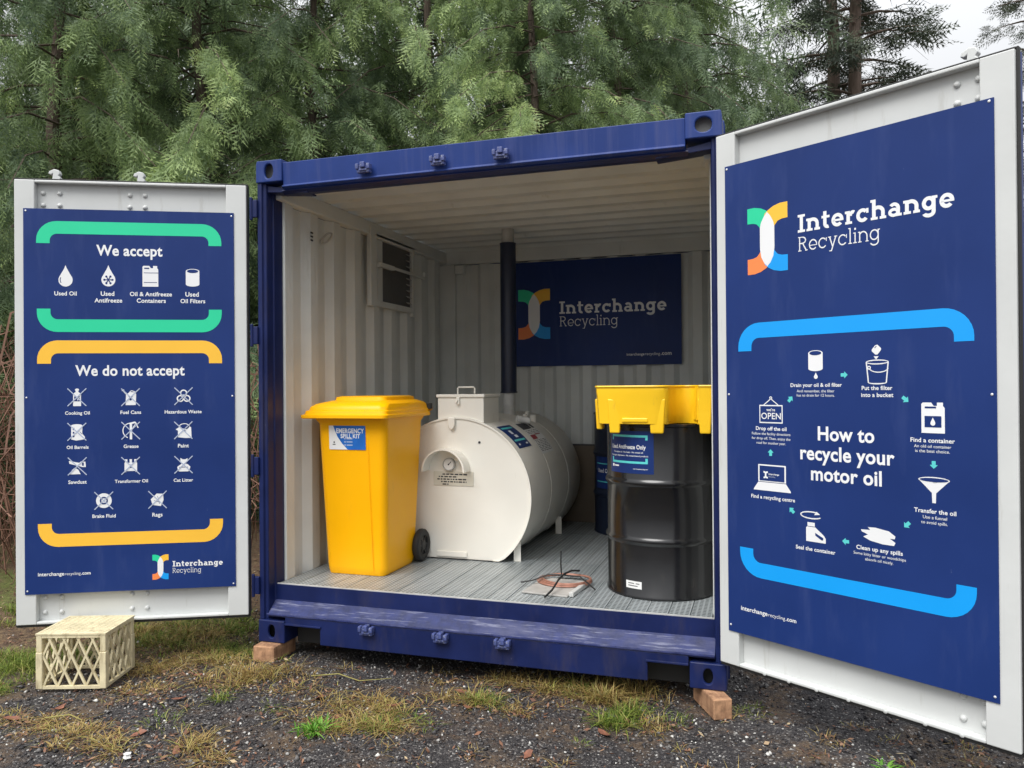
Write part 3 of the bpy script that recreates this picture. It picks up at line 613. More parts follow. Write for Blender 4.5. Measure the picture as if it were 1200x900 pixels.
make_door((2.4124,-.0375,.1457), -ar, .095, .105, [(a, b-.1457) for a in (.972,1.040) for b in (2.402,2.335,.198,.276)], [1.0],
          'right door swung open towards the camera, inside face with the How to recycle board', [(.22,.007),(.33,.007),(.45,.007),(.58,.007),(.72,.007),(.86,.007),(.98,.007)])

# ------------------------------------------------------------------ left door board
def sign_loc(base, rz, x, z): return (base[0]+x*math.cos(rz)+.0045*math.sin(rz), base[1]+x*math.sin(rz)-.0045*math.cos(rz), z)
sg = panel('sign_board', 'tall blue We accept and We do not accept board on the left container door', 1.048, 2.003, sign_loc(LL, al, .046, .304), al,
           screws=((.012,1.99),(1.036,1.985),(.012,1.02),(1.036,1.02),(.012,.018),(1.036,.015)))
Wt = M['pwhite']
brace(.062,.984,1.939,1.823,.066,M['green'],sg); brace(.064,.984,1.361,1.482,.066,M['green'],sg,up=False)
brace(.064,.984,1.317,1.196,.067,M['amber'],sg); brace(.064,.984,.243,.364,.067,M['amber'],sg,up=False)
words('We accept', .355,.684,1.764,Wt,sg,'heading',.025,vs=1.1); words('We do not accept', .249,.793,1.133,Wt,sg,'heading',.025,vs=1.1)
for s_, a, b, z in (('Used Oil',.149,.258,1.552),('Used',.376,.443,1.552),('Antifreeze',.345,.482,1.517),('Oil & Antifreeze',.520,.731,1.552),('Containers',.554,.700,1.517),('Used',.799,.867,1.552),('Oil Filters',.774,.900,1.517),
    ('Cooking Oil',.198,.319,.930),('Fuel Cans',.470,.573,.930),('Hazardous Waste',.691,.878,.930),('Oil Barrels',.205,.312,.751),('Grease',.485,.559,.751),('Paint',.757,.812,.749),
    ('Sawdust',.212,.302,.569),('Transformer Oil',.440,.605,.568),('Cat Litter',.734,.833,.567),('Brake Fluid',.329,.444,.388),('Rags',.626,.677,.386)):
    words(s_, a, b, z, Wt, sg, 'caption', .022)
for k, x, z, s_ in (('drop',.204,1.654,.056),('snow',.414,1.657,.056),('jug',.623,1.657,.055),('filter',.836,1.652,.048)): icon(k, x, z, s_, sg)
for k, x, z in (('bottle',.257,1.020),('fuel',.521,1.018),('hazard',.787,1.021),('barrel',.256,.840),('grease',.521,.842),('paint',.785,.840),('saw',.257,.660),('transformer',.520,.657),('cat',.785,.657),('brake',.386,.477),('rag',.653,.475)):
    icon(k, x, z, .046, sg); cross(x, z, .046, sg)
logo(.625,.706,.052,.184,sg); slab('Interchange',.726,.982,.118,.0205,Wt,sg,.30); slab('Recycling',.726,.871,.084,.0185,Wt,sg,.13)
words('interchange',.063,.190,.094,Wt,sg,'web_address',.02); words('recycling',.194,.270,.094,Wt,sg,'web_address',-.005); words('.com',.273,.319,.094,Wt,sg,'web_address',.02)

# ------------------------------------------------------------------ right door board
rg = panel('sign_board', 'large blue How to recycle your motor oil board on the right container door', 1.050, 2.018, sign_loc((2.4124,-.0375,0), -ar, .048, .295), -ar,
           screws=((.010,2.005),(1.036,2.008),(.012,1.026),(1.036,1.028),(.012,.028),(1.036,.020)))
logo(.111,.297,1.533,1.813,rg); slab('Interchange',.342,.926,1.677,.050,Wt,rg,.27); slab('Recycling',.343,.670,1.601,.0405,Wt,rg,.12)
brace(.061,.984,1.328,1.210,.064,M['azure'],rg); brace(.061,.984,.254,.373,.064,M['azure'],rg,up=False)
words('How to',.419,.642,.847,Wt,rg,'heading',.025,vs=1.1); words('recycle your',.344,.715,.768,Wt,rg,'heading',.025,vs=1.1); words('motor oil',.389,.668,.688,Wt,rg,'heading',.025,vs=1.1)
for s_, a, b, z, bo in (('Drain your oil & oil filter',.304,.519,1.057,.02),('And remember, the filter',.331,.489,1.035,0),('has to drain for 12 hours.',.331,.489,1.018,0),
    ('Put the filter',.596,.710,1.044,.02),('into a bucket',.594,.713,1.018,.02),('Find a container',.772,.920,.858,.02),('An old oil container',.784,.908,.839,0),('is the best choice.',.788,.903,.822,0),
    ('Transfer the oil',.782,.922,.608,.02),('Use a funnel',.812,.892,.588,0),('to avoid spills.',.806,.894,.570,0),('Clean up any spills',.570,.741,.442,.02),('Some kitty litter or woodchips',.559,.752,.422,0),('absorb oil nicely.',.603,.707,.404,0),
    ('Seal the container',.321,.487,.405,.02),('Find a recycling centre',.118,.319,.590,.02),('Drop off the oil',.143,.284,.877,.02),('Follow the facility directions',.124,.301,.857,0),('for drop off. Then, enjoy the',.123,.301,.838,0),('road for another year.',.145,.280,.819,0)):
    words(s_, a, b, z, Wt, rg, 'caption', bo)
icon('filter',.412,1.160,.042,rg); icon('smalldrop',.413,1.101,.013,rg); icon('bucket',.655,1.111,.046,rg); icon('cube',.653,1.193,.020,rg); flat('icon',[[(.642,1.169),(.661,1.169),(.6515,1.157)]],Wt,rg)
icon('bigjug',.849,.945,.054,rg); icon('funnel',.850,.690,.045,rg); icon('puddle',.652,.502,.029,rg); icon('seal',.407,.483,.041,rg); icon('laptop',.216,.678,.053,rg); icon('open',.214,.960,.0535,rg)
words('OPEN',.170,.260,.924,Wt,rg,'caption',.01,layer=3,vs=1.05); words("we're",.194,.234,.957,Wt,rg,'caption',.02,layer=3)
logo(.178,.198,.676,.706,rg,3,white=Wt); words('Interchange',.202,.250,.692,Wt,rg,'caption',.02,layer=3); words('Recycling',.202,.232,.682,M['pale'],rg,'caption',0,layer=3)
for x, z, a in ((.528,1.102,0),(.755,1.010,-40),(.850,.780,-90),(.757,.557,225),(.529,.463,180),(.305,.556,135),(.211,.784,90),(.302,1.007,50)): arrow(x, z, .0145, a, rg)
words('interchange',.063,.190,.102,Wt,rg,'web_address',.02); words('recycling',.194,.270,.102,Wt,rg,'web_address',-.005); words('.com',.273,.320,.102,Wt,rg,'web_address',.02)

# ------------------------------------------------------------------ board on the back wall
bs = panel('wall_board', 'wide dark blue board with the company name on the back wall inside', 1.345, .846, (.675,2.4735,1.527), 0)
logo(.037,.306,.220,.625,bs); slab('Interchange',.383,1.232,.418,.070,Wt,bs,.27); slab('Recycling',.385,.855,.318,.056,Wt,bs,.12)
words('interchange',.922,1.06,.073,Wt,bs,'web_address',.02); words('recycling',1.065,1.18,.073,Wt,bs,'web_address',0); words('.com',1.185,1.268,.073,Wt,bs,'web_address',.02)

# ------------------------------------------------------------------ yellow wheelie bin
FZ = .2965
bn = thing('wheelie_bin', 'bright yellow two wheeled bin with an emergency spill kit label', 'bin', (.37,.58,FZ))
def loft(rings, cap0=True, cap1=True):
    mb = MB(); n = len(rings[0]); v = [p for r in rings for p in r]; f = []
    for i in range(len(rings)-1): f += [(i*n+k, i*n+(k+1)%n, (i+1)*n+(k+1)%n, (i+1)*n+k) for k in range(n)]
    if cap0: f.append(tuple(range(n-1,-1,-1)))
    if cap1: f.append(tuple(range((len(rings)-1)*n, len(rings)*n)))
    return mb.add(v, f)
def rrect(x0, x1, y0, y1, r, z, n=5):
    P = []
    for cx, cy, a in ((x1-r,y1-r,0),(x0+r,y1-r,90),(x0+r,y0+r,180),(x1-r,y0+r,270)):
        P += [(cx+r*math.cos(rad(a+90*i/n)), cy+r*math.sin(rad(a+90*i/n)), z) for i in range(n+1)]
    return P
body = loft([rrect(-.168,.190,-.205,.185,.035,.0), rrect(-.175,.200,-.213,.19,.045,.02), rrect(-.178,.204,-.217,.20,.045,.05), rrect(-.208,.226,-.25,.255,.045,.80),
             rrect(-.210,.228,-.2527,.258,.045,.862), rrect(-.222,.238,-.266,.27,.035,.885), rrect(-.224,.240,-.268,.272,.035,.925)])
body.build('bin_body', M['bin'], bn, smooth=True, angle=60)
# faint moulded panel crease on the front
MB().prism([(.128,.03),(.132,.03),(.118,.76),(.1165,.76)], -.0006, .0008, 'xz', T=Matrix.Translation((0,-.222,0)) @ Matrix.Rotation(rad(2.5),4,'X')).build('mould_line', M['bin'], bn)
lid = loft([rrect(-.280,.258,-.317,.31,.035,.893), rrect(-.284,.262,-.321,.315,.035,.897), rrect(-.284,.262,-.321,.315,.035,.913), rrect(-.272,.256,-.305,.310,.04,.918), rrect(-.268,.254,-.300,.308,.04,.936), rrect(-.252,.248,-.288,.305,.04,.941), rrect(-.248,.246,-.284,.305,.04,.958), rrect(-.225,.24,-.265,.30,.05,.975), rrect(-.16,.20,-.20,.26,.05,.993), rrect(-.145,.19,-.185,.25,.045,.994), rrect(-.14,.185,-.18,.245,.045,1.012), rrect(-.12,.165,-.16,.225,.045,1.018)])
lid.build('lid', M['bin'], bn, smooth=True, angle=35)
MB().tube([(-.20,.315,.93),(-.20,.36,.935),(.24,.36,.935),(.24,.315,.93)], .014, 8).build('handle', M['bin'], bn, smooth=True)
MB().box(.236,.268,.275,.312,.932,.968).build('hinge_clip', M['rubber'], bn, bevel=.004)
MB().tube([(-.17,.22,.098),(.205,.22,.098)], .011, 8).build('axle', M['rubber'], bn)
for x in (-.19, .205):
    w = MB().lathe([(.060,0),(.088,.0),(.097,.008),(.099,.02),(.097,.034),(.088,.042),(.060,.042),(.056,.034),(.056,.010)], 32, T=Matrix.Translation((x-.0,.22,.0985)) @ Matrix.Rotation(rad(90),4,'Y'), cap0=False, cap1=False).build('wheel', M['rubber'], bn, smooth=True)
    h = MB().lathe([(.056,.012),(.056,.030),(.030,.034),(.026,.040),(.012,.042)], 20, T=Matrix.Translation((x,.22,.0985)) @ Matrix.Rotation(rad(90),4,'Y'))
    for k in range(6): h.box(-.006,.006,.014,.056,.030,.037, T=Matrix.Translation((x,.22,.0985)) @ Matrix.Rotation(rad(90),4,'Y') @ Matrix.Rotation(rad(60*k),4,'Z'))
    h.build('hub', M['cable'], w, smooth=True)
# label on the sloping front (front face leans: y = -.217 at z .05 to -.25 at .80)
def bin_warp(u, v, d): return (u, -.217-.033*(v-.05)/.75-.0032-d, v)
LB = thing_label = None
x0, x1, z0, z1 = -.128, .104, .716, .852
flat('label', [rect(x0,z0,x1,z1)], M['paperw'], bn, 0, bin_warp)
flat('label_print', [[(x0+.028,z1),(x1,z1),(x1,z0),(x0+.118,z0),(x0+.082,z0+.035),(x0+.055,z0+.072),(x0+.038,z0+.11)]], M['lblue'], bn, 1, bin_warp)
words('EMERGENCY', x0+.048, x1-.008, z1-.042, Wt, bn, 'lettering', .03, vs=1.25, layer=2, warp=bin_warp)
words('SPILL KIT', x0+.075, x1-.034, z1-.070, Wt, bn, 'lettering', .03, vs=1.1, layer=2, warp=bin_warp)
for k in range(3):
    flat('lettering', [rect(x0+.098,z0+.058-k*.018,x0+.106,z0+.066-k*.018), rect(x0+.112,z0+.059-k*.018,x0+.150,z0+.065-k*.018)], M['pale'], bn, 2, bin_warp)
flat('lettering', [rect(x0+.022,z0+.026,x0+.040,z0+.031), rect(x0+.028,z0+.036,x0+.036,z0+.046)], M['ink'], bn, 1, bin_warp)

# ------------------------------------------------------------------ white oil tank
TX, TZ, TR, TY0, TY1 = .79, .69, .487, .90, 2.33
tk = thing('oil_tank', 'cream white horizontal steel oil tank with a round end, fill box and warning stickers', 'tank', (TX, 1.6, FZ))
tk_off = Vector((-TX, -1.6, -FZ))
TT = Matrix.Translation(tk_off)
def clip_circle(r, n=72, zmin=FZ+.004):
    P = []
    for k in range(n):
        a = -PI/2+2*PI*k/n; P.append((TX+r*math.cos(a), max(TZ+r*math.sin(a), zmin)))
    return P
# barrel: full round behind, end plate flattened where it meets the floor
rings = []
for y, r in ((TY0+.012,TR-.006),(TY0+.03,TR-.004),(TY1-.10,TR-.004),(TY1-.05,TR-.03),(TY1-.01,TR-.12),(TY1,TR-.25)):
    rings.append([(x, y, z) for x, z in clip_circle(r, zmin=FZ+.03)])
b = loft(rings); b2 = MB().add(b.v, b.f, TT); b2.build('barrel', M['tank'], tk, smooth=True, angle=50)
ep = MB(); c1, c2, c3 = clip_circle(TR), clip_circle(TR-.010), clip_circle(TR-.012)
vv = [(x,TY0+.011,z) for x, z in c1]+[(x,TY0-.008,z) for x, z in c1]+[(x,TY0-.008,z) for x, z in c2]+[(x,TY0+.001,z) for x, z in c3]
n = 72; ff = [tuple(range(3*n,4*n))]
for i in range(3): ff += [(i*n+k,i*n+(k+1)%n,(i+1)*n+(k+1)%n,(i+1)*n+k) for k in range(n)]
ff.append(tuple(range(n)))
ep.add(vv, ff, TT).build('end_plate', M['tank'], tk, smooth=True, angle=35)
for x, y in ((1.17,.945),(1.19,1.88),(.40,.945),(.40,1.88)):
    MB().box(x-.022,x+.022,y-.004,y+.004,FZ,.42,TT).box(x-.022,x-.014,y+.0045,y+.05,FZ,.42,TT).build('leg', M['tank'], tk)
fb = MB().box(.665,.970,TY0+.012,1.20,1.10,1.298,TT).build('fill_box', M['tank'], tk, bevel=.004)
MB().box(.657,.978,TY0+.002,1.21,1.2985,1.318,TT).build('box_lid', M['tank'], fb, bevel=.004)
MB().tube([(.765,1.0,1.317),(.765,1.0,1.355),(.772,1.0,1.362),(.872,1.0,1.362),(.879,1.0,1.355),(.879,1.0,1.317)], .0055, 8, T=TT).build('lid_handle', M['tank'], fb, smooth=True)
MB().box(.795,.815,TY0-.004,TY0+.006,1.255,1.30,TT).tube([(.805,TY0-.008,1.285),(.795,TY0-.012,1.262)], .006, 6, T=TT).build('latch', M['tank'], fb, bevel=.002)
MB().prism([(.742,1.175),(.790,1.175),(.790,1.13),(.780,1.108),(.766,1.098),(.752,1.108),(.744,1.13)], TY0-.022, TY0-.0085, 'xz', TT).build('lifting_lug', M['tank'], tk, bevel=.005)
# gauge hood: half-round visor
hd = MB(); Rr, cxh, czh = .142, .742, .845
outer = [(cxh+Rr*math.cos(rad(a)), czh+Rr*math.sin(rad(a))) for a in range(0,181,10)]; inner = [(cxh+(Rr-.010)*math.cos(rad(a)), czh+(Rr-.010)*math.sin(rad(a))) for a in range(180,-1,-10)]
hd.prism(outer+inner, TY0-.105, TY0+.001, 'xz', TT)
hd.build('gauge_hood', M['tank'], tk, smooth=True, angle=30)
gq = Matrix.Translation(tk_off+Vector((.748,TY0,.884))) @ Matrix.Rotation(rad(90),4,'X')
ga = MB().lathe([(.040,-.002),(.040,.022),(.034,.025),(.034,.021)], 24, T=gq, cap1=False).build('gauge', M['galv'], tk, smooth=True)
MB().lathe([(.033,.0212),(.033,.0216)], 24, T=gq).build('gauge_dial', M['paperw'], ga)
MB().box(-.002,.002,-.006,.026,.0218,.0228,T=gq @ Matrix.Rotation(rad(-45),4,'Z')).lathe([(.005,.0218),(.005,.0235)],8,T=gq).build('gauge_needle', M['ink'], ga)
MB().lathe([(.014,-.0015),(.014,.014),(.010,.017)], 12, T=Matrix.Translation(tk_off+Vector((.797,TY0,.918))) @ Matrix.Rotation(rad(90),4,'X')).build('plug', M['tank'], tk, smooth=True)
pq = MB().box(.640,.905,TY0-.0035,TY0+.0008,.752,.838,TT).build('plaque', M['paper'], tk)
def tank_front(u, v, d): return (u-TX, TY0-.0038-d-1.6, v-FZ)
rr = random.Random(5)
for i, (a, b_) in enumerate(((.70,.865),(.675,.80),(.665,.86),(.690,.86),(.70,.74))):
    z = .822-i*.0155; x = a; P = []
    while x < b_: w = rr.uniform(.008,.026); P.append(rect(x, z-.004, min(x+w,b_), z+.004)); x += w+.006
    flat('plaque_text', P, M['ink'], pq, 1, tank_front)
MB().box(.66,.86,TY0-.0095,TY0-.0002,.312,.345,TT).build('base_cleat', M['tank'], tk, bevel=.003)
MB().lathe([(.008,0),(.008,.004)],8,T=Matrix.Translation(tk_off+Vector((.945,TY0+.001,1.022))) @ Matrix.Rotation(rad(90),4,'X')).build('stud', M['ink'], tk)
# stickers on the curved side: u = along y, v = angle
def tank_warp(u, v, d):
    r = TR-.004+.0012+d; return (r*math.cos(rad(v)), u-1.6, TZ-FZ+r*math.sin(rad(v)))
def strip(u0, u1, v0, v1, n=8): return [[(u0,v0+(v1-v0)*k/n),(u1,v0+(v1-v0)*k/n),(u1,v0+(v1-v0)*(k+1)/n),(u0,v0+(v1-v0)*(k+1)/n)] for k in range(n)]
st = flat('sticker', strip(.985,1.25,37,61), M['signblue'], tk, 0, tank_warp, step=0, label='blue company sticker on the curved side')
flat('sticker_print', strip(1.01,1.225,56.5,58.5,2)+strip(1.01,1.225,43.2,45,2), M['teal'], st, 1, lambda u,v,d: tuple(tank_warp(u,v,d)), step=0)
flat('sticker_print', strip(1.075,1.12,50.5,54.5,2)+strip(1.09,1.15,46.8,49.5,2)+strip(1.03,1.06,39.5,41,1)+strip(1.18,1.22,39.5,41,1), Wt, st, 1, tank_warp, step=0)
st2 = flat('sticker', strip(1.365,1.66,28,61,10), M['paperw'], tk, 0, tank_warp, step=0, label='white sheet of warning text on the curved side')
flat('sticker_print', strip(1.37,1.52,52.5,60.5,3), M['ink'], st2, 1, tank_warp, step=0)
flat('sticker_print', strip(1.38,1.49,41.5,46,2)+strip(1.50,1.62,45.6,46.6,1), M['red'], st2, 1, tank_warp, step=0)
P = []
for v in (50.5,48.8,47.4,40,38.6,37.2,35.8,34.4,33,31.6,30.2):
    u = 1.385
    while u < 1.64: w = rr.uniform(.015,.06); P += strip(u, min(u+w,1.645), v, v+.5, 1); u += w+.014
flat('sticker_print', P, M['ink'], st2, 1, tank_warp, step=0)
flat('sticker_print', strip(1.52,1.57,52.8,60,3)+strip(1.60,1.64,53,59,2), M['ink'], st2, 1.5, tank_warp, step=0)
for y in (1.38, 1.86):
    MB().tube([((TR-.0035)*math.cos(rad(a)), y-1.6, TZ-FZ+(TR-.0035)*math.sin(rad(a))) for a in range(-50,231,8)], .0014, 5).build('weld_seam', M['tank'], tk, smooth=True)
# fittings along the top and the vent pipe rising to the roof
PX, PY = .862, 1.75
MB().lathe([(.046,1.15),(.046,1.318)], 20, c=(PX,PY,0), T=TT).build('pipe_collar', M['galv'], tk, smooth=True)
MB().lathe([(.062,1.3185),(.062,1.328),(.057,1.3285),(.057,2.392),(.060,2.393),(.060,2.398)], 24, c=(PX,PY,0), T=TT).build('vent_pipe', M['pipe'], tk, smooth=True, angle=30)
MB().lathe([(.045,2.3985),(.045,2.50)], 20, c=(PX,PY,0), T=TT).build('pipe_collar', M['galv'], tk, smooth=True)
for x, y, r_0, h in ((.985,1.74,.018,.0),(1.02,1.82,.024,-.005),(.955,1.88,.016,.02)):
    MB().lathe([(r_0,1.10),(r_0,1.16+h),(r_0*.7,1.165+h)], 12, c=(x,y,0), T=TT).build('fitting', M['tank'], tk, smooth=True)
MB().tube([(1.00,1.50,1.145),(1.065,1.56,1.125)], .024, 12, T=TT).build('fitting', M['paperw'], tk, smooth=True)

# ------------------------------------------------------------------ drums
def make_drum(name, label, cx, cy, m, r=.285):
    d = thing(name, label, 'drum', (cx, cy, FZ))
    pr = [(r-.012,.012),(r-.004,.0),(r+.002,.004),(r+.002,.014),(r-.004,.020),(r-.004,.27)]
    for zc in (.288,.577): pr += [(r-.004,zc-.022),(r+.001,zc-.014),(r+.006,zc-.006),(r+.007,zc),(r+.006,zc+.006),(r+.001,zc+.014),(r-.004,zc+.022)]
    pr += [(r-.004,.845),(r-.004,.856),(r+.002,.860),(r+.003,.870),(r-.002,.874),(r-.010,.870),(r-.012,.856)]
    MB().lathe(pr, 64).build('drum_body', m, d, smooth=True, angle=50)
    MB().lathe([(r-.014,.850),(r-.014,.8555)], 48).build('drum_top', m, d)
    for a, rad_ in ((2.2,.035),(5.2,.02)): MB().lathe([(rad_,.856),(rad_,.866),(rad_*.8,.869)], 14, c=(.19*math.cos(a),.19*math.sin(a),0)).build('bung', M['galv'], d, smooth=True)
    def warp(u, v, dd):  # u in degrees
        q = r-.0035+.0008+dd; return (q*math.cos(rad(u)), q*math.sin(rad(u)), v)
    return d, warp
def hstrip(u0, u1, v0, v1, n=10): return [[(u0+(u1-u0)*k/n,v0),(u0+(u1-u0)*(k+1)/n,v0),(u0+(u1-u0)*(k+1)/n,v1),(u0+(u1-u0)*k/n,v1)] for k in range(n)]
d1, wp = make_drum('oil_drum', 'black steel drum with a used antifreeze label under the yellow tray', 2.085, .58, M['drum'])
lb = flat('drum_label', hstrip(-146,-90,.625,.838,14), M['signblue'], d1, 0, wp, step=0)
S_ = lambda L_: [[(u, v) for u, v in p] for p in L_]
flat('label_stripe', hstrip(-142,-96,.807,.818,10)+hstrip(-142,-140,.79,.807,1)+hstrip(-98.5,-96,.793,.807,1), M['teal'], lb, 1, wp, step=0)
flat('label_stripe', hstrip(-142,-96,.675,.686,10)+hstrip(-142,-140,.686,.704,1)+hstrip(-98.5,-96,.686,.702,1), M['teal'], lb, 1, wp, step=0)
words('Used Antifreeze Only', -143,-98,.748,Wt,lb,'lettering',.025,vs=.0060,layer=1,warp=wp)
words('No engine oil - No fuels - No mixed oil', -139,-101,.727,Wt,lb,'lettering',.01,vs=.0052,layer=1,warp=wp)
words('No engine degreasers - No contaminated products', -143,-95.5,.710,Wt,lb,'lettering',.01,vs=.0048,layer=1,warp=wp)
words('interchangerecycling.com', -112,-96,.646,Wt,lb,'lettering',.01,vs=.0052,layer=1,warp=wp)
flat('label_mark', hstrip(-142,-139,.654,.668,1)+hstrip(-138,-131,.656,.663,2), Wt, lb, 1, wp, step=0)
tg = flat('drum_tag', hstrip(-121.8,-103.5,.049,.086,5), M['paperw'], d1, 0, wp, step=0)
flat('tag_print', hstrip(-119,-112,.072,.076,1)+hstrip(-110,-106,.072,.076,1)+hstrip(-119,-108,.060,.064,2), M['ink'], tg, 1, wp, step=0)
d2, wp2 = make_drum('oil_drum', 'dark blue drum standing in the shadow at the back of the container', 1.69, 2.15, M['drumblue'])
lb2 = flat('drum_label', hstrip(-150,-92,.33,.56,12), M['signblue'], d2, 0, wp2, step=0)
flat('label_stripe', hstrip(-146,-100,.505,.512,8)+hstrip(-146,-100,.375,.382,8), M['teal'], lb2, 1, wp2, step=0)
words('Used Oil Only', -143,-100,.445,Wt,lb2,'lettering',.02,vs=.0056,layer=1,warp=wp2)

# ------------------------------------------------------------------ yellow drip tray hooked over the drum
ty = thing('drip_tray', 'yellow plastic drum tray with stubby legs sitting over the black drum', 'tray', (2.085,.55,1.172))
O = [(-.285,-.265),(-.275,-.285),(-.20,-.302),(-.10,-.312),(.0,-.312),(.055,-.305),(.075,-.285),(.082,-.24),(.095,-.19),(.125,-.155),(.165,-.145),(.200,-.165),(.218,-.21),(.225,-.285),(.285,-.285),(.292,-.27),(.292,.25),(.28,.27),(-.27,.27),(-.285,.25)]
def inset(P, k, cx=0, cy=0): return [(cx+(x-cx)*k, cy+(y-cy)*k) for x, y in P]
tr_ = []
for k, z in ((.955,.0),(.965,.002),(.99,.14),(1.0,.165),(1.0,.186),(.985,.190),(.965,.186),(.955,.16),(.93,.03),(.92,.02)): tr_.append([(x, y, z) for x, y in inset(O, k)])
loft(tr_).build('tray_body', M['tray'], ty, smooth=True, angle=45)
def leg(x, y, w, d_, z0=-.045, z1=.125, flare=1.38):
    P0 = [(x-w/2,y-d_/2,z0),(x+w/2,y-d_/2,z0),(x+w/2,y+d_/2,z0),(x-w/2,y+d_/2,z0)]; P1 = [(x+(a-x)*flare, y+(b_-y)*flare, z1) for a, b_, _ in P0]
    MB().add(P0+P1, [(3,2,1,0),(4,5,6,7),(0,1,5,4),(1,2,6,5),(2,3,7,6),(3,0,4,7)]).build('leg', M['tray'], ty, bevel=.006)
leg(-.187,-.281,.050,.026); leg(.022,-.284,.062,.026); leg(.250,-.262,.050,.026); leg(-.276,-.20,.03,.06,-.03); leg(-.276,.18,.03,.06); leg(.283,.18,.03,.06); leg(.1,.277,.06,.03); leg(-.15,.277,.06,.03)
for x0, x1 in ((-.15,-.02),): MB().box(x0, x1, -.306, -.290, .008, .032).build('stiffener', M['tray'], ty, bevel=.006)

# moulded rim and corner swells
MB().tube([(x*1.0, y*1.0, .186) for x, y in O], .006, 6, closed=True).build('rim', M['tray'], ty, smooth=True)
# ------------------------------------------------------------------ copper coil and plate on the grating
pt = thing('metal_plate', 'thin dusty white plate lying on the grating under the copper coil', 'plate', (1.56,.36,FZ+.0015), rad(-6))
MB().box(-.14,.11,-.12,.20,0,.009).build('plate_sheet', M['platew'], pt, bevel=.002)
MB().box(.111,.135,-.10,.16,.0,.022).build('plate_flange', M['galv'], pt, bevel=.002)
cl = thing('copper_coil', 'loop of copper tube tied with black cable on the grating floor', 'coil', (1.575,.50,FZ+.012))
for k in range(4):
    MB().tube([((.147-.006*k)*math.cos(a*PI/20)+.004*k, (.125-.004*k)*math.sin(a*PI/20)-.003*k, .008+.0035*k+.004*math.sin(a*PI/20+k)+.012*(1 if k else 0)*math.sin(a*PI/10+1)*.3) for a in range(40)], .0042, 6, closed=True).build('copper_turn', M['copper'], cl, smooth=True)
for pts, r0 in (([(-.21,-.12,.012),(-.15,-.10,.02),(-.08,-.05,.045),(.0,-.06,.05),(.10,-.07,.05),(.15,-.11,.03),(.20,-.155,.01)], .0042), ([(-.02,-.33,.0),(.0,-.26,.02),(.01,-.17,.05),(.02,-.08,.062),(.035,.03,.055),(.06,.10,.04)], .0055), ([(-.01,-.02,.03),(-.012,-.03,.10),(-.010,-.03,.17)], .004)):
    MB().tube(pts, r0, 6).build('cable', M['cable'], cl, smooth=True)
# small scraps and leaning board at the back
lbd = thing('leaning_board', 'plain brown board leaning on the rear wall beside the tank', 'board', (1.17,2.40,FZ))
MB().box(-.34,.34,0,.012,0,.60).build('board_sheet', M['ply'], lbd)
MB().box(-.34,.34,-.004,.016,.6005,.612).build('board_edge', M['ink'], lbd)

# ------------------------------------------------------------------ timber blocks
def block(label, x, y, rz, lx, ly):
    t = MB().box(-lx/2, lx/2, 0, ly, 0, .0885).build('timber_block', M['timber'], None, bevel=.005, loc=(x, y, GZ), rz=rz)
    tag(t, label, 'timber block', 'timber blocks under the container corners')
block('sawn timber block carrying the left front corner of the container', .080, -.072, rad(3), .125, .22)
block('long sawn timber block jutting out under the right front corner of the container', 2.425, -.092, rad(26), .085, .24)
block('hidden timber block under the left rear corner of the container', .087, 2.2, 0, .12, .40)
block('hidden timber block under the right rear corner of the container', 2.35, 2.2, 0, .12, .40)

# ------------------------------------------------------------------ milk crate
cr = thing('milk_crate', 'faded cream plastic milk crate upside down below the left door', 'crate', (-.775,-.69,GZ-.002), rad(18.5))
CW, CD, CH = .340, .30, .262
for x in (0, CW-.032):
    for y in (0, CD-.032):
        MB().box(x, x+.032, y, y+.032, 0, CH*.68).box(x+.002, x+.030, y+.002, y+.030, CH*.68, CH).build('corner_post', M['crate'], cr, bevel=.004)
def lattice(w):
    mb = MB(); a, b_ = .032, w-.032; h0, h1 = .010, CH-.012; n = 4; step = (b_-a)/n; slope = step*1.0
    rise = (h1-h0)
    for k in range(-2, n+1):
        for s in (1, -1):
            # diagonal bars clipped to the panel
            x0 = a+k*step; x1 = x0+1.6*step
            p0, p1 = (x0, h0), (x1, h1)
            if s < 0: p0, p1 = (a+b_-x0, h0), (a+b_-x1, h1)
            def clip(p, q):
                (xa, za), (xb, zb) = p, q; t0, t1 = 0.0, 1.0; dx = xb-xa
                for lim, sg_ in ((a, 1), (b_, -1)):
                    fa, fb = sg_*(xa-lim), sg_*(xb-lim)
                    if fa < 0 and fb < 0: return None
                    if fa < 0: t0 = max(t0, fa/(fa-fb))
                    elif fb < 0: t1 = min(t1, fa/(fa-fb))
                if t0 >= t1: return None
                return (xa+dx*t0, za+(zb-za)*t0), (xa+dx*t1, za+(zb-za)*t1)
            c = clip(p0, p1)
            if c and math.hypot(c[1][0]-c[0][0], c[1][1]-c[0][1]) > .02:
                mb.prism(seg(c[0], c[1], .0095), .006+(.0015 if s > 0 else 0), .016+(.0015 if s > 0 else 0), 'xz')
    mb.box(a-.002, b_+.002, .003, .019, 0, .014); mb.box(a-.002, b_+.002, .003, .019, CH-.014, CH)
    return mb
for w, loc, rz in ((CW,(0,0,0),0),(CW,(CW,CD,0),PI),(CD,(CW,0,0),PI/2),(CD,(0,CD,0),-PI/2)):
    lattice(w).build('lattice_side', M['crate'], cr, loc=loc, rz=rz)
tp = MB(); tp.box(.0,CW,.0,.012,CH+.0005,CH+.008).box(.0,CW,CD-.012,CD,CH+.0005,CH+.008).box(0,.012,.0125,CD-.0125,CH+.0005,CH+.008).box(CW-.012,CW,.0125,CD-.0125,CH+.0005,CH+.008)
for i in range(1, 15): tp.box(.012, CW-.012, i*CD/15-.0062, i*CD/15+.0062, CH+.001, CH+.007)
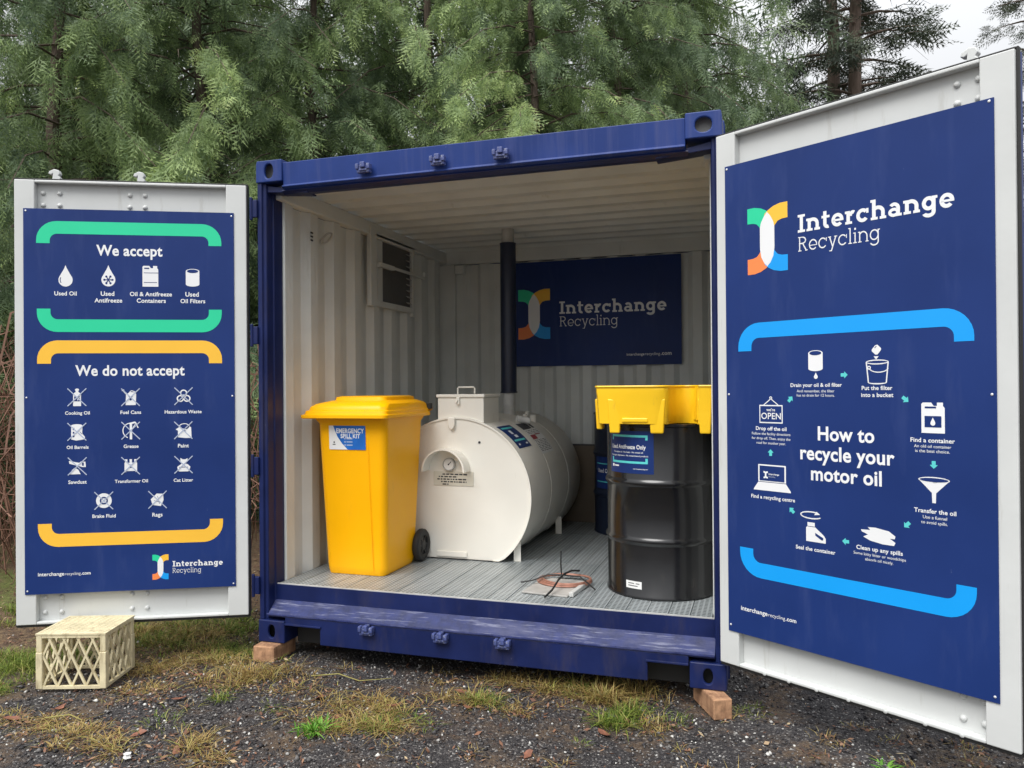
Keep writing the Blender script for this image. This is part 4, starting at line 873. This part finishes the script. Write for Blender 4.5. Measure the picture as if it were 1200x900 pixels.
for i in range(1, 12): tp.box(i*CW/12-.004, i*CW/12+.004, .012, CD-.012, CH+.002, CH+.0064)
tp.build('crate_base', M['crate'], cr)

# ------------------------------------------------------------------ gravel, grass, litter
def stones(n, box, smin, smax, seed, name, label):
    r = np.random.default_rng(seed); x = r.uniform(box[0], box[1], n); y = r.uniform(box[2], box[3], n)
    keep = (y - .85*x + .45*np.sin(3*x)+.3*np.sin(7*y+x) < .5) | (r.random(n) < .12); x, y = x[keep], y[keep]; n = len(x)
    s = smin+(smax-smin)*r.random(n)**3
    base = np.array([(1,0,0),(-1,0,0),(0,1,0),(0,-1,0),(0,0,1),(0,0,-1)], float)
    V = base[None]*r.uniform(.55,1.2,(n,6,1))+r.normal(0,.12,(n,6,3)); V[:,:,2] *= .7
    a = r.uniform(0,2*PI,n); c, s_ = np.cos(a), np.sin(a); X_ = V[:,:,0]*c[:,None]-V[:,:,1]*s_[:,None]; Y_ = V[:,:,0]*s_[:,None]+V[:,:,1]*c[:,None]
    V = np.stack([X_, Y_, V[:,:,2]], -1)*s[:,None,None]*.5
    V += np.stack([x, y, gz(x,y)+s*.14], -1)[:,None]
    Ft = np.array([(0,2,4),(2,1,4),(1,3,4),(3,0,4),(2,0,5),(1,2,5),(3,1,5),(0,3,5)])
    F_ = (Ft[None]+np.arange(n)[:,None,None]*6).reshape(-1,3)
    tag(link(name, np_mesh(name, V.reshape(-1,3), F_, M['stone'])), label, 'gravel', kind='stuff')
stones(62000, (-1.9,4.6,-2.1,.9), .005, .021, 1, 'gravel', 'loose dark gravel with pale chips spread over the yard')
stones(5200, (-1.9,4.6,-2.1,.8), .012, .032, 2, 'pebbles', 'larger grey pebbles scattered through the gravel')
def blades(patches, seed):
    """patches: (x, y, rx, ry, n, height, lean, width)"""
    r = np.random.default_rng(seed); VV, FF, off = [], [], 0
    for (px, py, rx, ry, n, h, lean, wd) in patches:
        nc = max(2, n//22); ca = r.uniform(0,2*PI,nc); cq = np.sqrt(r.random(nc))*r.uniform(.3,1.1,nc); k_ = r.integers(0,nc,n)
        spread = .022 if nc > 3 else .5*rx; ox, oy = r.normal(0,spread,n), r.normal(0,spread,n)
        x = px+(np.cos(ca)*cq*rx)[k_]+ox; y = py+(np.sin(ca)*cq*ry)[k_]+oy
        az = np.arctan2(oy,ox)+r.normal(0,.9,n); hh = h*r.uniform(.35,1.15,n)*r.uniform(.6,1.25,nc)[k_]; ln = lean*r.uniform(.3,1.5,n); w = wd*r.uniform(.6,1.3,n)
        z = gz(x, y)-.004; P = np.zeros((n,7,3))
        for k, t in enumerate((0,.4,.75,1.0)):
            cx_ = x+np.cos(az)*ln*hh*t**1.8; cy_ = y+np.sin(az)*ln*hh*t**1.8; cz_ = z+hh*(t-.45*np.minimum(ln,1.6)*t**2.2)*.95
            if k < 3:
                ww = w*(1,.8,.5)[k]/2
                P[:,2*k] = np.stack([cx_-np.sin(az)*ww, cy_+np.cos(az)*ww, cz_],-1); P[:,2*k+1] = np.stack([cx_+np.sin(az)*ww, cy_-np.cos(az)*ww, cz_],-1)
            else: P[:,6] = np.stack([cx_, cy_, np.maximum(cz_, z+.003)],-1)
        T_ = np.array([(0,1,2),(1,3,2),(2,3,4),(3,5,4),(4,5,6)])
        VV.append(P.reshape(-1,3)); FF.append((T_[None]+(np.arange(n)*7)[:,None,None]).reshape(-1,3)+off); off += n*7
    return np.concatenate(VV), np.concatenate(FF)
dry = [(.17,-.25,.25,.16,420,.10,1.1,.004),(.50,-.30,.16,.12,120,.07,1.3,.004),(.02,-.40,.25,.12,200,.08,1.4,.004),(.92,-.42,.32,.18,560,.065,1.7,.004),(.85,-.62,.27,.11,330,.06,1.8,.004),(1.08,-.56,.22,.08,260,.07,1.5,.004),(1.28,-.20,.20,.12,330,.07,1.4,.004),
       (1.62,.02,.28,.12,260,.08,1.2,.004),(1.86,.02,.26,.14,520,.10,1.1,.004),(2.05,.10,.2,.10,240,.12,1.0,.004),(2.15,-.20,.14,.08,130,.07,1.3,.004),(-.10,-1.02,.32,.14,520,.05,1.7,.004),(.10,-1.10,.22,.10,200,.05,1.7,.004),(.36,-.95,.20,.10,180,.08,1.4,.004),
       (-.30,-.08,.45,.20,750,.07,1.4,.004),(-.75,.15,.55,.3,1300,.08,1.4,.004),(-1.4,.6,.6,.5,700,.10,1.3,.005),(2.70,-.62,.26,.06,120,.05,1.9,.004),(1.5,-.25,.15,.08,120,.05,1.5,.004),(-.25,-.55,.22,.15,220,.05,1.6,.004)]
_sr = random.Random(51)
for k in range(70):                                    # stray small tufts everywhere on the gravel
    dry.append((_sr.uniform(-1.3,3.4), _sr.uniform(-1.25,.0), .05, .04, _sr.randint(8,26), _sr.uniform(.03,.06), 1.5, .0035))
dry += [(-.55,-.95,.35,.10,260,.05,1.8,.004),(.55,-1.02,.3,.09,160,.05,1.7,.004),(1.45,.06,.5,.10,420,.06,1.5,.004),(-.45,-.28,.35,.12,420,.06,1.5,.004)]
V, F = blades(dry, 11); tag(link('dry_grass', np_mesh('dry_grass', V, F, M['grassd'])), 'straw coloured and orange dry grass growing in patches before the container', 'grass', kind='stuff')
grn = [(-1.15,-.42,.32,.30,2600,.07,.9,.004),(-1.0,-.75,.16,.12,700,.05,1.2,.004),(-.20,.05,.45,.18,1500,.05,1.1,.004),(-.72,.10,.40,.25,1500,.06,1.1,.004),(.18,-.55,.10,.12,110,.05,1.2,.004),(.50,-.56,.06,.05,60,.03,1.2,.004),(1.38,-.24,.10,.08,160,.08,1.0,.004),(.98,-.60,.14,.05,160,.06,1.2,.004),
       (1.80,.02,.16,.10,160,.08,.9,.004),(2.22,-.16,.08,.05,70,.05,1.0,.004),(.10,-.82,.1,.1,60,.05,1.2,.004),(2.78,-.60,.26,.05,120,.05,1.9,.003),(1.86,-.45,.04,.03,30,.03,1.0,.004),(2.55,.05,.10,.06,70,.04,1.2,.004),(-1.9,.4,.5,.5,1500,.08,1.0,.005),(-1.25,.35,.5,.35,2200,.07,1.0,.005),(-.55,.45,.5,.25,1300,.06,1.1,.005),(-1.0,-.28,.2,.16,700,.05,1.0,.004),(1.72,.05,.2,.06,160,.05,1.1,.004),(1.05,-.5,.2,.06,140,.04,1.4,.004)]
V, F = blades(grn, 12); tag(link('green_grass', np_mesh('green_grass', V, F, M['grassg'])), 'short mossy green grass along the gravel edge', 'grass', kind='stuff')
def tuft(name, label, cat, x, y, r, n, h, m, seed, lean=.9, wd=.005):
    V, F = blades([(0,0,r,r,n,h,lean,wd)], seed); V[:,2] -= float(gz(0,0)); o = link(name, np_mesh(name, V, F, m), None, (x, y, float(gz(x,y)))); return tag(o, label, cat)
tuft('grass_tuft', 'lime green grass tuft in front of the right end of the sill', 'grass tuft', 1.95,-.20,.13,420,.075,M['grassg'],21,1.1)
tuft('grass_tuft', 'orange tinged grass tuft under the right half of the sill', 'grass tuft', 1.87,.0,.10,260,.11,M['grassd'],22,1.0)
tuft('grass_tuft', 'yellow green grass tuft beside the brown leaves near the right fork pocket', 'grass tuft', 2.04,-.10,.06,130,.09,M['grassg'],23,1.0)
wd_ = tuft('weed_clump', 'vivid green weed clump alone on the gravel in front of the sill', 'weed', .80,-.70,.055,130,.075,M['weed'],24,1.0,.009)
tuft('weed_clump', 'small green weed by the bottom edge of the right door', 'weed', 3.02,-.36,.04,40,.03,M['weed'],25,1.4,.010)
def leaf_mb(s, seed):
    r = random.Random(seed); P = []
    for i in range(9):
        a = 2*PI*i/9; k = (1.0 if i == 0 else (.55+.4*r.random())); P.append((s*k*math.cos(a), s*.62*k*math.sin(a), s*(.12+.22*r.random()*abs(math.cos(a)))))
    v = [(0,0,s*.06)]+P; n = 9
    f = [(0,1+i,1+(i+1)%n) for i in range(n)]
    v2 = [(x,y,z-.0015) for x, y, z in v]; f += [tuple(q_+n+1 for q_ in reversed(t)) for t in f[:n]]
    f += [(1+i,n+2+i,n+2+(i+1)%n,1+(i+1)%n) for i in range(n)]
    return MB().add(v+v2, f)
leafm = [leaf_mb(.034, s_).mesh('fallen_leaf', M['deadleaf'], True) for s_ in range(4)]
lr = random.Random(3)
for i, (x, y) in enumerate(((-.50,-.80),(-.60,-.95),(-.30,-.62),(-.38,-.98),(.02,-.62),(.10,-.95),(2.10,-.17),(2.02,-.21),(1.95,-.33),(1.82,.10),(1.32,-.30),(1.22,-.12),(1.0,-.38),(.80,-.55),(.35,-1.02),(1.70,-.62),(.62,-.40),(-.15,-.30),(2.5,-.7),(3.1,-.75))):
    o = link('fallen_leaf', leafm[i % 4], None, (x, y, float(gz(x,y))+.004), lr.uniform(0,6.28)); o.rotation_euler = (lr.uniform(-.25,.25), lr.uniform(-.25,.25), o.rotation_euler[2]); k = lr.uniform(.7,1.25); o.scale = (k,k,k)
    tag(o, 'curled brown dead leaf lying on the gravel', 'leaf', 'fallen brown leaves on the gravel')
def litter(n, seed):
    r = np.random.default_rng(seed); x = r.uniform(-4,3.6,n); y = r.uniform(-1.6,3.2,n); e = y-.85*x+.35*np.sin(3*x)
    keep = ((e > -.1) & ~((x > -.02) & (x < 2.45) & (y > .0) & (y < 2.6))) | (r.random(n) < .22); x, y = x[keep], y[keep]; n = len(x)
    for (px, py, rx, ry, *_r) in dry:
        m = int(rx*ry*9000); x = np.append(x, r.normal(px, rx*.55, m)); y = np.append(y, r.normal(py, ry*.6, m))
    n = len(x); L_ = r.uniform(.008,.042,n)*r.uniform(.5,1,n); w = L_*r.uniform(.12,.5,n); a = r.uniform(0,2*PI,n); t = r.normal(0,.3,n)
    d = np.stack([np.cos(a), np.sin(a), t], -1); s_ = np.stack([-np.sin(a), np.cos(a), r.normal(0,.3,n)], -1)
    c = np.stack([x, y, gz(x,y)+.006], -1)
    P = np.stack([c-d*L_[:,None]*.5, c-s_*w[:,None]*.5, c+d*L_[:,None]*.5, c+s_*w[:,None]*.5], 1)
    F_ = (np.array([(0,1,2),(0,2,3)])[None]+(np.arange(n)*4)[:,None,None]).reshape(-1,3)
    tag(link('leaf_litter', np_mesh('leaf_litter', P.reshape(-1,3), F_, M['litter'])), 'brown leaf fragments and wood chips strewn over the ground', 'leaf litter', kind='stuff')
litter(30000, 31)
for pts, lab in (([(.45,-.20,GZ+.02),(.58,-.16,GZ+.03),(.70,-.17,GZ+.012),(.84,-.10,GZ+.014)], 'pale bent twig lying left under the sill'), ([(-.42,-.95,GZ+.01),(-.33,-.90,GZ+.015),(-.24,-.92,GZ+.01),(-.20,-.84,GZ+.012)], 'pale curved twig on the gravel in front of the crate')):
    tag(MB().tube(pts, [.0035,.003,.0025,.0012], 6).build('twig', M['grassd'], None, smooth=True), lab, 'twig')
wl_ = MB(); 
wl_.lathe([(.0,-.010),(.017,-.006),(.012,.004),(.016,.010),(.0,.013)], 5, cap0=False, cap1=False); o = wl_.build('white_scrap', M['paperw'], None, loc=(.21,-1.13,GZ+.012)); tag(o, 'small white scrap on the gravel at the bottom left', 'scrap')

# ------------------------------------------------------------------ conifers
def spray_template(r, nb=13, sub=2):
    V, F, = [], []
    def tri(a, b_, c): i = len(V); V.extend([a, b_, c]); F.append((i,i+1,i+2))
    rach = lambda t: np.array([t, .06*math.sin(t*3), -.22*t*t])
    tri(rach(0)+[0,.012,0], rach(0)-[0,.012,0], rach(1))
    for i in range(nb):
        t = .06+.92*i/nb; side = 1 if i % 2 else -1; l = (.46*(1-t)**.8+.10)*r.uniform(.75,1.15); ang = rad(r.uniform(38,58))
        p = rach(t); d = np.array([math.cos(ang), side*math.sin(ang), -.12-.25*r.random()]); q = np.array([-math.sin(ang)*side, math.cos(ang), 0])
        tip = p+d*l; mid = p+d*l*.45; w = .036
        tri(p, mid+q*w*.6, tip); tri(p, tip, mid-q*w*.6)
        for k in range(sub):
            tt = .25+.5*k/sub; b0 = p+d*l*tt
            for s in (1, -1):
                e = b0+(d*.55+q*s*.8)*l*.36*(1-tt*.5)*r.uniform(.8,1.2)+np.array([0,0,-.03]); tri(b0, b0+d*.05, e)
    return np.array(V), np.array(F)
def rot_from(dirv, roll):
    x = dirv/np.linalg.norm(dirv, axis=1, keepdims=True); up = np.array([0,0,1.0])
    y = np.cross(np.broadcast_to(up, x.shape), x); ny_ = np.linalg.norm(y, axis=1, keepdims=True); y = y/np.maximum(ny_, 1e-4); z = np.cross(x, y)
    c, s = np.cos(roll)[:,None], np.sin(roll)[:,None]; y2 = y*c+z*s; z2 = -y*s+z*c
    return np.stack([x, y2, z2], -1)
def make_conifer(seed, h, R0, nl, per, zlow=.8, droop=.55, spray=(.30,.62), top_pow=.75, tilt=(-.95,-.15), sub=2, mat_=None, bark=None, trunk_r=.12, tone0=0.0):
    r = np.random.default_rng(seed); pr = random.Random(seed)
    temps = [spray_template(pr, 10, sub) for _ in range(3)]
    tr = MB(); tp_ = [(pr.uniform(-.03,.03)*k, pr.uniform(-.03,.03)*k, -.15+h*k/8) for k in range(9)]; tr.tube(tp_, [trunk_r*(1-.93*k/8) for k in range(9)], 9)
    P, D_r, Lr, T_ = [], [], [], []
    for i in range(nl):
        f = i/nl; z = zlow+(h-zlow)*(f**1.05); az = i*2.39996+pr.uniform(-.4,.4); L_ = R0*(1-f)**top_pow*pr.uniform(.6,1.12)+.15; lift = pr.uniform(.02,.30); tone = pr.uniform(-.26,.26)
        ca, sa = math.cos(az), math.sin(az); bend = pr.uniform(-.25,.25)
        def pos(s, L_=L_, z=z, lift=lift): return np.array([ca*L_*s-sa*bend*L_*s*s, sa*L_*s+ca*bend*L_*s*s, z+L_*(lift*s-droop*s*s)])
        tr.tube([tuple(pos(s)) for s in (0,.3,.6,.95)], [trunk_r*.2*(1-f*.6), trunk_r*.13, trunk_r*.07, .004], 4)
        m = max(3, int(per*(.25+L_/R0)))
        s = .16+.86*r.random(m)**.8; side = np.where(r.random(m)<.5, -1, 1); ang = rad(1)*r.uniform(8,75,m)*side+az+bend*s
        pit = r.uniform(tilt[0], tilt[1], m)
        P.append(np.stack([pos(v) for v in s])+r.normal(0,.05,(m,3))+np.array([0,0,-1])*(r.random((m,1))**2)*.28); D_r.append(np.stack([np.cos(ang)*np.cos(pit), np.sin(ang)*np.cos(pit), np.sin(pit)], -1))
        Lr.append(r.uniform(spray[0], spray[1], m)*(.75+.35*(1-f))); T_.append(np.clip(.42+tone0+tone+r.normal(0,.16,m), 0, .97) if r.random() > .015 else np.full(m, 1.0))
    for i in range(34):                                   # bare dead twigs low in the crown
        z = pr.uniform(.8, h*.7); az = pr.uniform(0,6.28); L_ = pr.uniform(.6,1.9); k_ = pr.uniform(-.5,.25)
        tr.tube([(math.cos(az+.3*s)*L_*s, math.sin(az+.3*s)*L_*s, z+L_*(k_*s-.25*s*s)) for s in (0,.35,.7,1)], [.014,.009,.006,.002], 3)
    P, D_r, Lr, T_ = map(np.concatenate, (P, D_r, Lr, T_)); n = len(P); Rm_ = rot_from(D_r, r.uniform(-1.25,1.25,n)); which = r.integers(0,3,n)
    VV, FF, AA, off = [], [], [], 0
    for k in range(3):
        I = np.where(which == k)[0]; tv, tf = temps[k]
        v = np.einsum('nij,mj->nmi', Rm_[I], tv)*Lr[I][:,None,None]+P[I][:,None]
        VV.append(v.reshape(-1,3)); FF.append((tf[None]+(np.arange(len(I))*len(tv))[:,None,None]).reshape(-1,3)+off); AA.append(np.clip(np.repeat(T_[I], len(tv)) + np.tile((tv[:,0]-.5)*.28+np.abs(tv[:,1])*.25, len(I))*(np.repeat(T_[I], len(tv))<.99), 0, np.where(np.repeat(T_[I], len(tv))<.99, .97, 1))); off += len(I)*len(tv)
    crown = np_mesh('crown', np.concatenate(VV), np.concatenate(FF), mat_ or M['cedar'], np.concatenate(AA))
    return tr.mesh('trunk', bark or M['bark'], True), crown
SP = (.15,.37)
proto = [make_conifer(101, 11.5, 3.0, 125, 150, spray=SP, tilt=(-1.4,-.55), sub=1, trunk_r=.10), make_conifer(102, 12.0, 2.7, 125, 145, droop=.70, tilt=(-1.5,-.7), spray=SP, sub=1, trunk_r=.10), make_conifer(103, 11.5, 2.9, 120, 150, tone0=.10, spray=SP, tilt=(-1.3,-.35), sub=1, trunk_r=.10)]
def place_tree(i, x, y, s, rz, name, label, cat='tree', protos=None):
    tm, cm = (protos or proto)[i]; t = thing(name, label, cat, (x, y, GZ-.05), rz); t.scale = (s, s, s)
    link('trunk', tm, t); link('crown', cm, t); return t
cx_, cy_ = 2.5916, -3.5726; ax, ay, rx_, ry_ = -.3053, .9523, .9523, .3053
def W2(u, d): return cx_+d*(ax+u*rx_), cy_+d*(ay+u*ry_)     # u = sideways slope from the line of sight, d = metres away
spots = [(0,-.80,9.2,1.0,.3,'red cedar at the far left with weeping boughs reaching behind the left door'),
 (1,-.58,8.6,1.0,1.9,'drooping red cedar standing behind the left half of the left door'),
 (2,-.40,9.6,1.05,4.0,'red cedar with layered boughs rising behind the right half of the left door'),
 (0,-.25,10.4,.98,2.5,'bushy red cedar behind the left end of the container roof'),
 (1,-.11,10.8,1.05,5.2,'dark red cedar behind the container roof between the first two lock keepers'),
 (2,.03,9.7,.90,.9,'pale green cedar with layered boughs directly behind the black vent pipe'),
 (0,.13,10.6,1.0,5.6,'light green cedar behind the right half of the container roof'),
 (1,.235,11.2,.93,3.3,'feathery cedar behind the right top corner of the container')]
for i, u, d, s, rz, lab in spots:
    x, y = W2(u, d); place_tree(i, x, y, s, rz, 'cedar_tree', lab)
fir = [make_conifer(201, 17, 1.7, 80, 34, zlow=3.2, droop=.25, spray=(.3,.6), tilt=(-.5,.2), sub=1, mat_=M['fir'], bark=M['firbark'], trunk_r=.21, top_pow=.5)]
for u, d, s, rz, lab in ((.416,15.5,1.0,.5,'thin dark fir with a bare grey trunk left of its twin against the sky'), (.449,15.0,1.0,2.7,'thin dark fir with a reddish bare trunk right of its twin against the sky'), (.68,17.5,.80,1.2,'sparse dark fir at the far right beyond the open door'), (.60,24,.62,4.2,'distant wispy fir low above the top edge of the right door')):
    x, y = W2(u, d); place_tree(0, x, y, s, rz, 'fir_tree', lab, protos=fir)
# the deeper wood, one mass
r = np.random.default_rng(77); tv, tf = spray_template(random.Random(9), 11, 1); n = 26000
u = r.uniform(-1.25, .40, n); d = r.uniform(13, 19, n); x, y = cx_+d*(ax+u*rx_), cy_+d*(ay+u*ry_); z = r.random(n)**.9*12.5
dens = .5+.5*np.sin(u*23+1.0)*np.cos(u*9); keep = (z < 7+6*dens) & (r.random(n) < .45+.55*dens) & ((u < .36) | (r.random(n) < .12)); keep &= ~((np.abs(u-.10) < .025) & (z > 5)); x, y, z = x[keep], y[keep], z[keep]; n = len(x)
a = r.uniform(0, 2*PI, n); pit = r.uniform(-1.1,-.1,n); Dv = np.stack([np.cos(a)*np.cos(pit), np.sin(a)*np.cos(pit), np.sin(pit)], -1); Rm_ = rot_from(Dv, r.uniform(-1.2,1.2,n))
v = np.einsum('nij,mj->nmi', Rm_, tv)*r.uniform(.6,1.15,n)[:,None,None]+np.stack([x,y,z],-1)[:,None]
F_ = (tf[None]+(np.arange(n)*len(tv))[:,None,None]).reshape(-1,3)
tag(link('background_wood', np_mesh('background_wood', v.reshape(-1,3), F_, M['forest'], np.repeat(r.random(n), len(tv)))), 'dense dark conifer wood behind the nearer cedars', 'wood', kind='stuff')

# brambles left of the left door and behind it
br = MB(); rb = random.Random(44)
for k in range(620):
    x, y = rb.uniform(-5.0,-1.45), rb.uniform(.5,3.0)
    a = rb.uniform(0,6.28); L_ = rb.uniform(.4,1.3); h = rb.uniform(.4,2.1); pts = []
    for j in range(7): t = j/6; pts.append((x+math.cos(a)*L_*t+rb.uniform(-.04,.04), y+math.sin(a)*L_*t+rb.uniform(-.04,.04), GZ+h*math.sin(min(1,t*1.25)*PI*.72)))
    br.tube(pts, rb.uniform(.003,.007), 3)
tag(br.build('bramble_thicket', M['twig'], None), 'tangle of leafless reddish brown canes at the wood edge behind the left door', 'brambles', kind='stuff')
